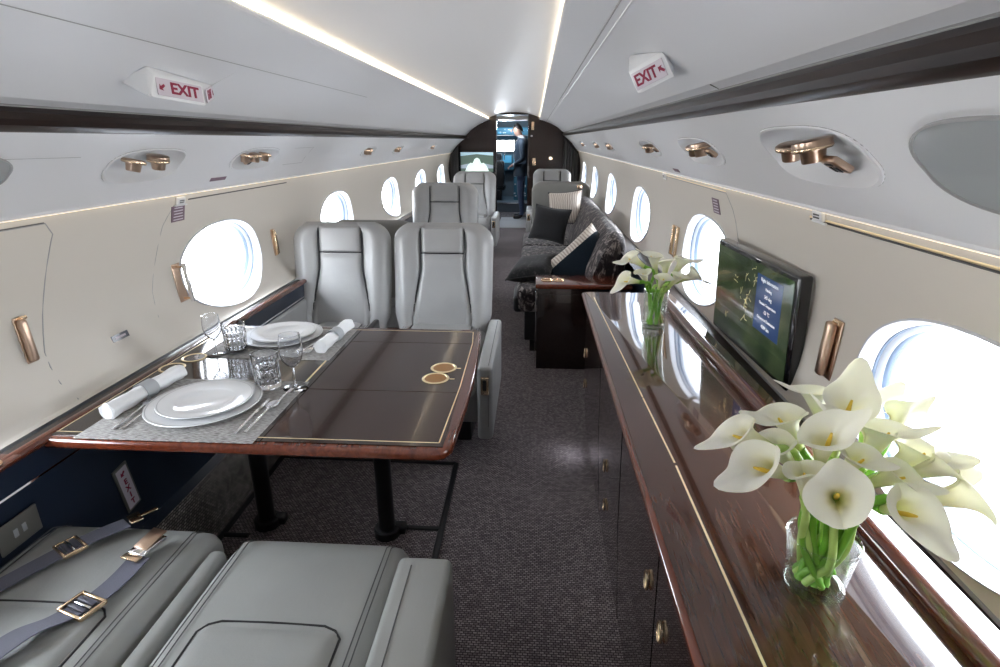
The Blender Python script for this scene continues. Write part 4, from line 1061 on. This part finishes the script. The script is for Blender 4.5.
def tumbler(M, s_, label):
    rt = thing('cut_glass_tumbler', label, 'glass', M)
    n = 84; H = .112 * s_; R = .041 * s_
    def fn(u, v):
        z = H * v; cut = 1 if .14 < v < .76 else 0
        k = abs(sin(7 * pi * u * 2 / 2 * 2)) ; d = .0045 * cut * (k ** .7) * (1 if int(v * 14) % 4 else .35)
        r = R * (.93 + .07 * v) - d
        return (r * cos(2 * pi * u), r * sin(2 * pi * u), z)
    mb = MB().grid(fn, n, 44, cu=True)
    ri = R - .0065
    mb.lathe([(R, H), (R - .002, H + .0012), (R - .0035, H), (ri * .99, H * .5), (ri * .94, H * .14), (ri * .8, H * .11), (0, H * .105)], n)
    mb.add([fn(k / n, 0) for k in range(n)], [tuple(range(n))])
    mb.build('tumbler_body', 'crystal', rt, smooth=25); rt.matrix_world = M
tumbler(T(-.487, 1.560, ZM), 1.0, 'cut-glass tumbler behind the nearer plates, left of the wine glass')
tumbler(T(-.742, 1.850, TZ + .001), 1.0, 'cut-glass tumbler before the farther plates, beside the far wine glass')

# ---------------------------------------------------------------- vases with calla lilies
def vase(M, r0, r1, H, label):
    rt = thing('glass_vase', label, 'vase', M)
    prof = [(0, 0), (r0 * .9, 0), (r0, .003)] + [(lerp(r0, r1, (k / 12) ** 1.6), .003 + (H - .003) * k / 12) for k in range(1, 13)] + [(r1 - .001, H + .0015), (r1 - .0028, H)]
    prof += [(lerp(r0, r1, (k / 12) ** 1.6) - .003, .003 + (H - .003) * k / 12) for k in range(11, 1, -1)] + [(r0 * .8, .010), (0, .009)]
    MB().lathe(prof, 56).build('vase_body', 'vase_pane', rt, smooth=50)
    MB().lathe([(r0 * .55, .0005), (r0 + .0006, .0005), (r0 + .0012, .004), (r0 + .0006, .007), (r0 * .8, .0095)], 48).build('vase_foot', 'vase_pane', rt, smooth=50)
    MB().lathe([(r1 - .001, H - .001), (r1 + .0006, H + .0005), (r1 - .001, H + .0022), (r1 - .0028, H + .0005)], 48).build('vase_rim', 'pane', rt, smooth=50)
    # water
    MB().lathe([(0, H * .62), (lerp(r0, r1, .5) - .0045, H * .62)], 40).build('water_surface', 'vase_pane', rt, smooth=0)
    return rt
def calla(label, vase_c, rim_z, rim_r, head, axis, s_, tipdir, k, flare=1.0, group=None):
    """head = centre of the flower cup, axis = direction it opens to, tipdir = side the pointed lip is on"""
    ax = Vector(axis).normalized(); td = Vector(tipdir); td = (td - ax * td.dot(ax)).normalized(); yv = ax.cross(td)
    Lh = .108 * s_; o = Vector(head) - ax * Lh * .55
    rt = thing('calla_lily', label, 'flower', frame(o, td, yv, ax), group)
    rnd = random.Random(k * 13 + 5); wob = rnd.uniform(0, 6.28); sk = rnd.uniform(.9, 1.1)
    def sp(u, v, off=0):
        ph = (u * 2 - 1) * pi * 1.04    # 0 = tip side, ends overlap at the back
        t = v
        tip = math.exp(-(ph / .42) ** 2); back = abs(ph) / pi
        r = (.0055 + .0105 * t + .0150 * t ** 2.2 * flare) * s_
        roll = max(0, t - .66) / .34
        r += roll ** 1.5 * .0125 * s_ * (1 + .25 * sin(2 * ph + wob)) * flare
        z = Lh * (t * (1.0 - .30 * back ** 1.5)) - roll ** 2 * .014 * s_ * (1 - tip) * sk
        z += tip * (t ** 3) * .020 * s_ - roll ** 2 * tip * .010 * s_
        r += tip * roll ** 1.3 * .016 * s_
        r *= 1 + .05 * sin(3 * ph + wob) * t
        if u > .93: r += .0022 * s_ * (1 - t * .3)
        r = r * .82 + off
        return (r * cos(ph), r * sin(ph), z)
    mb = MB().grid(lambda u, v: sp(u, v), 44, 26).grid(lambda u, v: sp(u, v, -.0011), 44, 26)
    mb.build('spathe', 'petal', rt, smooth=80)
    MB().tube([(0, 0, .010 * s_), (.002, 0, .03 * s_), (.003, 0, Lh * .55), (.004, 0, Lh * .70)], [.0025, .0032 * s_, .0032 * s_, .0015], 10).build('spadix', 'spadix', rt)
    # stem from the cup down through the vase mouth to its foot
    bpy.context.view_layer.update(); inv = rt.matrix_world.inverted()
    vc = Vector(vase_c); dxy = Vector((o.x - vc.x, o.y - vc.y, 0)); dn = dxy.normalized() if dxy.length > .01 else Vector((1, 0, 0))
    th0 = atan2(dn.y, dn.x); a = 2.39996 * k; rb = rim_r * (.30 + .48 * ((k * .618) % 1))
    bot = vc + Vector((rb * cos(a), rb * sin(a), .012))
    a2 = th0 + rnd.uniform(-.6, .6); r2 = rim_r * min(.86, .35 + dxy.length * 5 + rnd.uniform(-.1, .1))
    rim = vc + Vector((r2 * cos(a2), r2 * sin(a2), rim_z))
    mid = (bot + rim) / 2
    pre = o - ax * .035 * s_ 
    pts = [bot, rim, pre, o + ax * .012 * s_]
    P_ = [inv @ p for p in spline(pts, 14)]; n = len(P_)
    rr = [.0055] * n
    for q_ in range(14): rr[n - 1 - q_] = (.0052 + .0030 * (1 - q_ / 14)) * min(1.15, s_)
    MB().tube(P_, rr, 10).build('flower_stem', 'stem' if k % 3 else 'stem_pale', rt)
    return rt
BV = Vector((.776, .700, SZ)); BH = .088
vase(T(*BV), .041, .050, BH, 'wide clear glass vase near us, packed with green lily stems')
def pt(px, py, y):   # a spot in the cabin at depth y seen along a chosen sight line
    c, s_ = cos(yaw), sin(yaw); cp, sp_ = cos(pitch), sin(pitch)
    r = Vector((c, s_, 0)); f = Vector((-s_ * cp, c * cp, -sp_)); u = Vector((-s_ * sp_, c * sp_, cp))
    d = f + r * ((px - 500) / F_PX) + u * ((333.5 - py) / F_PX); return Vector((.34, 0, 1.44)) + d * (y / d.y)
BIG = [((838, 498), .590, (-.40, -.72, .50), 1.02, (-.3, 0, 1), 1.12, 'front calla lily facing the camera, yellow throat, lowest centre of near bouquet'),
       ((907, 512), .600, (.02, -.78, .50), 1.05, (.2, -.3, -1), 1.0, 'calla lily right of the front one, open cup with pointed lip hanging down'),
       ((764, 468), .630, (-.80, -.30, .42), 1.05, (-.6, -.1, -.9), .95, 'lowest calla lily on the left, its green tip drooping'),
       ((744, 437), .690, (-.92, .0, .38), 1.0, (-.8, 0, -.5), .9, 'outermost left calla lily of the near bouquet'),
       ((786, 425), .740, (-.55, .05, .80), 1.05, (-1, 0, .2), 1.0, 'upper left calla lily of the near bouquet, pale face up'),
       ((826, 442), .640, (-.12, -.25, .95), 1.02, (1, -.1, .1), 1.0, 'upright calla lily above the front pair, lip folded to the right'),
       ((804, 478), .625, (-.30, -.25, .90), .92, (-.3, -1, .1), .8, 'narrow upright calla lily left of the front-facing one'),
       ((848, 412), .760, (.05, -.1, 1), 1.25, (.1, 0, 1), .95, 'tallest calla lily with a green midrib, top centre of near bouquet'),
       ((815, 402), .800, (-.35, .2, .9), 1.0, (-1, .2, .2), 1.0, 'calla lily at the top left, just under the wall screen'),
       ((880, 440), .700, (.25, -.1, .95), 1.08, (.6, -.6, .1), 1.0, 'calla lily right of the tallest one, rim curled towards us'),
       ((900, 418), .780, (.40, .25, .85), .9, (.5, 0, 1), .9, 'pinkish-white calla lily against the window, top right of near bouquet'),
       ((912, 458), .680, (.62, -.15, .75), 1.08, (.9, -.2, .1), 1.0, 'calla lily in the right middle of the near bouquet, tilted to the window'),
       ((935, 468), .650, (.85, -.15, .45), 1.0, (1, 0, .1), .95, 'calla lily pointing right above the longest one'),
       ((955, 497), .635, (.95, -.10, .22), 1.15, (1, 0, -.3), .95, 'longest calla lily reaching furthest right over the window sill'),
       ((856, 462), .650, (.10, -.45, .88), .82, (.4, -.8, 0), .9, 'small calla lily tucked above the front-facing one'),
       ((872, 408), .830, (.25, .3, .9), .95, (.3, 0, 1), 1.0, 'calla lily half hidden behind the tallest one, against the window frame'),
       ((778, 452), .690, (-.70, -.1, .70), .95, (-1, 0, .3), .9, 'calla lily between the outermost left and lowest left ones'),
       ((893, 478), .640, (.55, -.45, .70), .85, (.6, -.5, .1), .9, 'calla lily just above the one with the hanging lip'),
       ((838, 428), .720, (-.05, .0, 1), 1.05, (-.3, 0, 1), .85, 'calla lily directly below the tallest one')]
for k, ((px, py), y, ax, s_, td, fl, lb_) in enumerate(BIG): calla(lb_, BV, BH, .046, pt(px, py, y), ax, s_ * .90, td, k, fl)
SV = Vector((.782, 1.945, SZ)); SH = .135
vase(T(*SV), .040, .043, SH, 'slim clear glass vase at the far end of the sideboard')
SML = [((633, 260), 1.93, (-.85, -.1, .5), 1.15, (-1, 0, -.3), 'leftmost upper calla lily of the far bouquet'),
       ((628, 281), 1.88, (-.85, -.35, .15), 1.1, (-.5, 0, -1), 'lowest left calla lily of the far bouquet, drooping'),
       ((653, 260), 1.95, (-.3, -.1, .95), 1.2, (-.8, 0, .3), 'tallest calla lily of the far bouquet'),
       ((667, 266), 2.00, (.15, .1, .95), 1.1, (.5, 0, .5), 'middle calla lily of the far bouquet, right of its tallest'),
       ((682, 264), 1.97, (.55, 0, .8), 1.15, (1, 0, 0), 'upper right calla lily of the far bouquet'),
       ((692, 277), 1.92, (.9, -.1, .35), 1.2, (1, 0, -.2), 'rightmost calla lily of the far bouquet, against the window'),
       ((662, 281), 1.88, (.1, -.5, .8), 1.0, (.4, -.8, 0), 'front centre calla lily of the far bouquet'),
       ((644, 276), 1.90, (-.35, -.4, .8), 1.05, (-.4, -.8, 0), 'calla lily in the left middle of the far bouquet'),
       ((677, 279), 1.90, (.45, -.35, .75), 1.0, (.6, -.6, 0), 'calla lily low on the right of the far bouquet')]
for k, ((px, py), y, ax, s_, td, lb_) in enumerate(SML): calla(lb_, SV, SH, .040, pt(px, py, y), ax, s_ * .84, td, k + 40, 1.05)
# ---------------------------------------------------------------- wall screen on the right
u = Vector((.02, -.60, 0)).normalized(); nrm = Vector((-1, 0, .10)).normalized(); 
n_ = Vector((-1, -.03, -.05)).normalized(); u = Vector((0, -1, 0)); u = (u - n_ * u.dot(n_)).normalized(); v_ = n_.cross(u)
tv = thing('wall_screen', 'black-framed wall screen showing a green flight map and blue information box', 'screen', frame((1.045, 1.79, .930), u, v_, n_))
W_, H_ = .62, .335
MB().box((0, 0, -.02), (W_, H_, .040), .008, 3).build('screen_housing', 'black_gloss', tv)
MB().box((0, .0, -.048), (W_ * .96, H_ * .94, .022), .006).build('rear_shell', 'chrome', tv)
MB().box((0, 0, .0008), (W_ - .035, H_ - .035, .0012)).build('screen_glass', 'screen_map', tv, smooth=0)
MB().box((.145, .035, .0018), (.175, .175, .0006)).build('information_box', 'screen_blue', tv, smooth=0)
for k, (tx, sz) in enumerate((('Flight Information', .0165), ('Heading', .013), ('245 deg', .016), ('Outside Temperature', .013), ('-23 °C', .016), ('Distance to Destination', .013), ('4389 km', .016))):
    text('lettering', tx, sz, 'text_light', tv, T(.145, .108 - k * .0235, .0023), ex=.0002)
rnd = random.Random(5); mb = MB()
for cx, cy in ((-.02, .095), (.03, .12), (-.06, .02), (-.015, -.005), (.01, .03), (-.17, -.085), (.05, .10), (-.02, -.05), (-.11, .06)):
    for q_ in range(4):
        a = rnd.uniform(0, 6.28); l = rnd.uniform(.008, .022); x, y = cx + rnd.uniform(-.01, .01), cy + rnd.uniform(-.01, .01)
        d = Vector((cos(a), sin(a), 0)); nn = Vector((-d.y, d.x, 0)) * .0009; p = Vector((x, y, .0020)); mb.add([p - nn, p + d * l - nn, p + d * l + nn, p + nn], [(0, 1, 2, 3)])
mb.build('map_outline', 'text_gold', tv, smooth=0)
MB().prism([(0, .018), (.004, .004), (.018, -.004), (.004, -.002), (.003, -.012), (0, -.010), (-.003, -.012), (-.004, -.002), (-.018, -.004), (-.004, .004)], .0004, T(-.015, .01, .002) @ RZ(-20)).build('aircraft_marker', 'text_gold', tv, smooth=0)
# ---------------------------------------------------------------- forward partition fittings
fs = thing('forward_screen', 'small screen on the left of the dark partition showing a white aircraft outside', 'screen', T(-.612, 9.585, 1.095))
MB().box((0, -.008, 0), (.60, .02, .36), .004).build('screen_housing', 'black_gloss', fs)
def flat(name, poly, z_, mname, dy):
    return MB().add([(x, dy, z) for x, z in poly], [tuple(range(len(poly)))]).build(name, mname, fs, smooth=0)
flat('picture_sky', [(-.27, .155), (.27, .155), (.27, .10), (.0, .125), (-.27, .095)], 0, 'scr_sky', -.0195)
flat('picture_land', [(-.27, .095), (0, .125), (.27, .10), (.27, -.155), (-.27, -.155)], 0, 'scr_land', -.0195)
flat('picture_apron', [(-.27, -.05), (-.12, -.02), (.12, -.02), (.27, -.05), (.27, -.10), (-.27, -.10)], 0, 'scr_grey', -.0205)
flat('picture_aircraft', [(-.20, -.15), (-.16, -.06), (-.11, -.01), (-.07, -.02), (-.04, .05), (0, .07), (.04, .05), (.07, -.02), (.11, -.01), (.16, -.06), (.20, -.15)], 0, 'scr_white', -.0212)
def small(name, c, d, mname, label, cat, r=.006):
    o = MB().box((0, 0, 0), d, r, 3).build(name, mname); o.matrix_world = T(*c); tag(o, label, cat); return o
small('door_plate', (.30, 9.59, 1.655), (.045, .012, .13), 'gold', 'upper gold plate on the dark partition, right of the doorway', 'door fitting')
small('door_plate', (.33, 9.59, 1.10), (.05, .012, .12), 'gold', 'lower gold plate on the dark partition, right of the doorway', 'door fitting')
kn = MB().lathe([(0, .03), (.016, .028), (.022, .018), (.016, .006), (.010, 0)], 20, RX(90)).build('door_pull', 'chrome'); kn.matrix_world = T(.285, 9.598, 1.50); tag(kn, 'small round knob below the upper gold plate by the doorway', 'door fitting')
small('door_plate', (-.36, 9.59, .90), (.05, .012, .04), 'gold', 'small gold plate low left of the doorway, under the screen', 'door fitting')
def glint(x, y, z, label):  # glowing disc added to paint a reflected glint on the partition, not a fixture
    rt = thing('glint_disc', label, 'reflection', T(x, y, z))
    MB().lathe([(.03, -.01), (.032, 0), (.026, .002)], 24, RX(90)).build('glint_ring', 'gold', rt); MB().lathe([(.024, .0), (0, .0)], 20, RX(90)).build('lamp_or_glint_lens', 'led_side', rt)
glint(.60, 9.592, 1.155, 'small glowing disc in place of a reflection on the right dark partition behind the seat')
def curtain(sgn, label, x0, x1, top):
    rt = thing('curtain', label, 'curtain', T(sgn * (x0 + x1) / 2, 9.45, 0))
    def fn(u, v):
        x = lerp(x0, x1, u); zt = top(x); z = lerp(.02, zt, v)
        xx = x if z < 1.0 else x
        return (sgn * x - sgn * (x0 + x1) / 2, .035 * sin(u * 2 * pi * 5.5) * (.6 + .4 * (1 - v)), z)
    MB().grid(fn, 88, 16).build('curtain_cloth', 'curtain', rt, smooth=70)
    MB().tube([(sgn * (lerp(x0, x1, k / 8) - (x0 + x1) / 2), 0, top(lerp(x0, x1, k / 8)) + .004) for k in range(9)], .008, 8).build('curtain_rail', 'black_metal', rt)
curtain(1, 'dark pleated curtain drawn back on the right beside the partition', .80, 1.045, lambda x: lerp(1.48, 1.22, (x - .80) / .245))
curtain(-1, 'dark pleated curtain drawn back on the left beside the forward screen', .90, 1.035, lambda x: lerp(1.36, 1.20, (x - .90) / .135))
# pale threshold mats
for k, (y0, y1) in enumerate(((9.70, 10.55), (10.57, 11.05))):
    o = MB().box((0, 0, .004), (.50, y1 - y0, .008), .002).build('floor_mat', 'mat_pale'); o.matrix_world = T(-.04, (y0 + y1) / 2, 0)
    tag(o, ['pale floor mat in the doorway, nearer of the two', 'pale floor mat inside the doorway, at the feet of the man'][k], 'mat')
# ---------------------------------------------------------------- cockpit
struct(MB().box((-.1, 12.7, .09), (1.4, 1.5, .18)).build('floor', 'cockpit_grey', smooth=0))
struct(MB().box((-.1, 11.94, .185), (1.3, .03, .02)).build('trim_19', 'chrome', smooth=0))
ip = thing('instrument_panel', 'teal cockpit instrument panel with glowing displays beyond the doorway', 'cockpit panel', T(0, 13.6, 0))
MB().box((-.05, .1, .98), (1.5, .25, .42), .03).build('panel_face', 'cockpit_teal', ip)
for k, x in enumerate((-.55, -.30, -.05, .20)): MB().box((x, -.028, 1.02), (.20, .006, .16), .004).build('display', 'display', ip)
MB().box((-.05, -.03, 1.17), (1.4, .02, .05), .006).build('glare_shield', 'cockpit_grey', ip)
ct = thing('centre_console', 'cockpit centre console crowded with white knobs and levers', 'cockpit console', T(.04, 13.05, 0))
MB().box((0, 0, .45), (.30, .9, .55), .03).build('console_body', 'cockpit_teal', ct)
rnd = random.Random(9)
for k in range(34):
    x, y = rnd.uniform(-.13, .13), rnd.uniform(-.42, .42); MB().box((x, y, .74 + rnd.uniform(0, .02)), (.03, .022, .03 + rnd.uniform(0, .05)), .004).build('knob', 'knob_white' if k % 3 else 'display', ct)
for x in (-.05, .0, .05): MB().tube([(x, -.1, .72), (x, -.16, .84)], .008, 8).box((x, -.165, .855), (.03, .02, .04), .006).build('throttle_lever', 'knob_white', ct)
for k in range(26):
    MB().box((rnd.uniform(-.13, .13), -.455, rnd.uniform(.25, .70)), (.035, .012, .028), .003).build('knob', 'knob_white', ct)
ps = thing('pilot_seat', 'dark pilot seat with pale piping seen through the doorway', 'seat', T(-.47, 12.55, .18) @ SC(.8, .8, .9))
MB().box((0, -.05, .62), (.40, .12, .62), .05, 4).build('backrest', 'black', ps); MB().box((0, -.04, 1.02), (.24, .09, .17), .04, 4).build('headrest', 'black', ps)
MB().box((0, .2, .30), (.44, .46, .12), .04, 4).build('seat', 'black', ps); MB().box((0, .15, .12), (.25, .3, .24), .02).build('seat_base', 'black_metal', ps)
MB().tube(spline([(-.16, -.115, .34), (-.20, -.118, .6), (-.14, -.118, .88), (0, -.118, .94), (.14, -.118, .88), (.20, -.118, .6), (.18, -.118, .34)], 6), .010, 8).build('piping', 'chrome', ps)
MB().tube([(.19, .0, .95), (.21, .05, 1.25), (.20, .2, 1.42)], .012, 8).build('harness_arm', 'chrome', ps)
oh = thing('overhead_panel', 'teal overhead switch panel above the cockpit windshield', 'cockpit panel', T(-.1, 13.3, 1.62))
MB().box((0, 0, 0), (.9, .9, .16), .03).build('panel_face', 'cockpit_teal', oh)
for k in range(24): MB().box((rnd.uniform(-.4, .4), -.455, rnd.uniform(-.06, .06)), (.03, .008, .015), .002).build('switch', 'display' if k % 2 else 'knob_white', oh)
ws = struct(MB().box((-.1, 13.99, 1.305), (1.2, .01, .25)).build('window_20', 'pane', smooth=0))
struct(MB().box((-.12, 13.96, 1.305), (.05, .05, .26)).build('trim_20', 'cockpit_grey', smooth=0))
MLT = bpy.data.lights.new('cockpit_lamp', 'POINT'); MLT.energy = 22; MLT.color = (.7, .88, 1); MLT.shadow_soft_size = .1
lo = bpy.data.objects.new('cockpit_lamp', MLT); COL.objects.link(lo); lo.location = (-.2, 12.3, 1.75)
MLT = bpy.data.lights.new('entry_lamp', 'POINT'); MLT.energy = 14; MLT.color = (.85, .92, 1); MLT.shadow_soft_size = .08
lo = bpy.data.objects.new('entry_lamp', MLT); COL.objects.link(lo); lo.location = (-.25, 10.6, 1.70)

# ---------------------------------------------------------------- the standing man
man = thing('person', 'man in dark navy jacket and blue trousers standing in the doorway, head bowed', 'person', T(.10, 10.95, 0) @ SC(1.05, 1.05, 1.0))
V = []; E_ = []; Rr = []
def jn(p, r): V.append(p); Rr.append(r); return len(V) - 1
def ed(a, b): E_.append((a, b))
# facing -x; left/right of the body is +-y
pel = jn((0, 0, .93), (.125, .165)); wst = jn((-.005, 0, 1.08), (.115, .15)); che = jn((.005, 0, 1.27), (.125, .18)); sho = jn((.01, 0, 1.42), (.085, .13)); nek = jn((-.03, 0, 1.50), (.052, .055))
h1 = jn((-.070, 0, 1.555), (.080, .072)); h2 = jn((-.095, 0, 1.635), (.098, .080)); h3 = jn((-.090, 0, 1.695), (.07, .06))
for a, b in ((pel, wst), (wst, che), (che, sho), (sho, nek), (nek, h1), (h1, h2), (h2, h3)): ed(a, b)
for sy in (-1, 1):
    hp = jn((.0, sy * .09, .86), (.092, .092)); kn_ = jn((-.015, sy * .105, .49), (.062, .062)); an = jn((.02, sy * .11, .10), (.042, .042)); to = jn((-.02, sy * .115, .045), (.045, .042)); tt = jn((-.15, sy * .125, .032), (.036, .028))
    for a, b in ((pel, hp), (hp, kn_), (kn_, an), (an, to), (to, tt)): ed(a, b)
    sh = jn((.005, sy * .19, 1.39), (.068, .068)); el = jn((.03, sy * .235, 1.11), (.050, .050)); wr = jn((-.14, sy * .10, 1.00), (.030, .032)); pm = jn((-.185, sy * .055, .975), (.026, .034))
    for a, b in ((sho, sh), (sh, el), (el, wr), (wr, pm)): ed(a, b)
    for f, (dy, ll) in enumerate(((-.026, .055), (-.010, .065), (.006, .062), (.022, .048))):
        f1 = jn((-.215, sy * (.05 + dy), .965), (.0085, .0085)); f2 = jn((-.215 - ll * .5, sy * (.045 + dy * .8), .940), (.008, .008)); f3 = jn((-.210 - ll * .5, sy * (.035 + dy * .7), .915), (.007, .007))
        for a, b in ((pm, f1), (f1, f2), (f2, f3)): ed(a, b)
    t1 = jn((-.185, sy * .02, .985), (.010, .010)); t2 = jn((-.212, sy * .002, .975), (.008, .008)); ed(pm, t1); ed(t1, t2)
me = bpy.data.meshes.new('body'); me.from_pydata(V, E_, []); ob = bpy.data.objects.new('body_rig', me); COL.objects.link(ob)
md = ob.modifiers.new('skin', 'SKIN'); md.use_smooth_shade = True
for i, r in enumerate(Rr): me.skin_vertices[0].data[i].radius = r
me.skin_vertices[0].data[pel].use_root = True
ob.modifiers.new('sub', 'SUBSURF').levels = 2
bpy.context.view_layer.update(); bm_ = bpy.data.meshes.new_from_object(ob.evaluated_get(bpy.context.evaluated_depsgraph_get())); bpy.data.objects.remove(ob)
bm_.name = 'body'; body = bpy.data.objects.new('body', bm_); COL.objects.link(body); body.parent = man
bm_.materials.clear()
for mn in ('skin', 'suit', 'trousers', 'shoe', 'shirt'): bm_.materials.append(MATS[mn])
for p in bm_.polygons:
    c = p.center; mi = 1
    if c.z > 1.50: mi = 0
    elif c.z > 1.475: mi = 4
    elif c.x < -.158 and .85 < c.z < 1.06: mi = 0
    elif c.x < -.135 and .85 < c.z < 1.06: mi = 4
    elif c.z < .085: mi = 3
    elif c.z < .86: mi = 2
    p.material_index = mi; p.use_smooth = True
# jacket skirt, lapels, hair, ears, nose
MB().grid(lambda u, v: ((.135 + .012 * (1 - v)) * cos(2 * pi * u) - .002, (.175 + .012 * (1 - v)) * sin(2 * pi * u), lerp(.80, 1.02, v)), 36, 8, cu=True).build('jacket_hem', 'suit', man)
MB().tube([(-.125, -.03, 1.10), (-.118, -.035, 1.28), (-.06, -.045, 1.46), (.03, -.05, 1.50)], .010, 8, flat=.5).tube([(-.125, .03, 1.10), (-.118, .035, 1.28), (-.06, .045, 1.46), (.03, .05, 1.50)], .010, 8, flat=.5).build('lapel', 'suit', man)
MB().tube([(.028, -.035, 1.505), (-.03, -.052, 1.515), (-.075, -.04, 1.50)], .011, 8).tube([(.028, .035, 1.505), (-.03, .052, 1.515), (-.075, .04, 1.50)], .011, 8).build('shirt_collar', 'shirt', man)
def cap(u, v):
    a = 2 * pi * u; b = pi / 2 * v * 1.12; x = .100 * cos(a) * sin(b + .0); y = .083 * sin(a) * sin(b); z = .095 * cos(b)
    return (-.068 + x * .92 - z * .12, y * 1.02, 1.652 + z * .98 - x * .62 * (1 if x > 0 else -.35))
MB().grid(cap, 30, 12, cu=True).build('hair', 'hair', man, smooth=80)
for sy in (-1, 1): MB().lathe([(0, .006), (.012, .004), (.016, 0), (.010, -.004)], 14, T(-.08, sy * .080, 1.605) @ RX(90) @ SC(.8, 1.25, 1)).build('ear', 'skin', man)
MB().tube([(-.172, 0, 1.630), (-.198, 0, 1.592), (-.178, 0, 1.582)], [.009, .013, .010], 8).build('nose', 'skin', man)
for sy in (-1, 1): MB().box((-.180, sy * .028, 1.628), (.012, .022, .008), .003).build('eye', 'hair', man)
MB().box((-.166, 0, 1.555), (.014, .040, .007), .003).build('mouth', 'placard', man)

# ---------------------------------------------------------------- shared phrases for repeats
GROUPS = dict(cabin_seat='grey leather cabin seats', calla_lily='calla lilies in the two vases', dinner_plate='white plates on the table', fork='silver forks on the table',
              table_knife='silver knives on the table', wine_glass='stemmed glasses on the table', cut_glass_tumbler='cut-glass tumblers on the table', rolled_napkin='rolled napkins on the table',
              placemat='woven placemats on the table', throw_cushion='loose cushions on the sofa', coat_hook='gold hooks on the cabin walls', exit_sign='EXIT signs on the ceiling panels',
              instruction_placard='purple placards on the walls', panel_latch='white latches on the wall seams', seat_belt='seat belts on the near left seat', glass_vase='glass vases on the sideboard',
              oval_lens='smoked oval lenses', curtain='dark pleated curtains', floor_mat='pale mats in the doorway', door_plate='gold plates on the dark partition', switch_label='dark label strips')
for o in list(S.objects):
    b = o.name.split('.')[0]
    if o.parent is None and b in GROUPS and 'group' not in o: o['group'] = GROUPS[b]
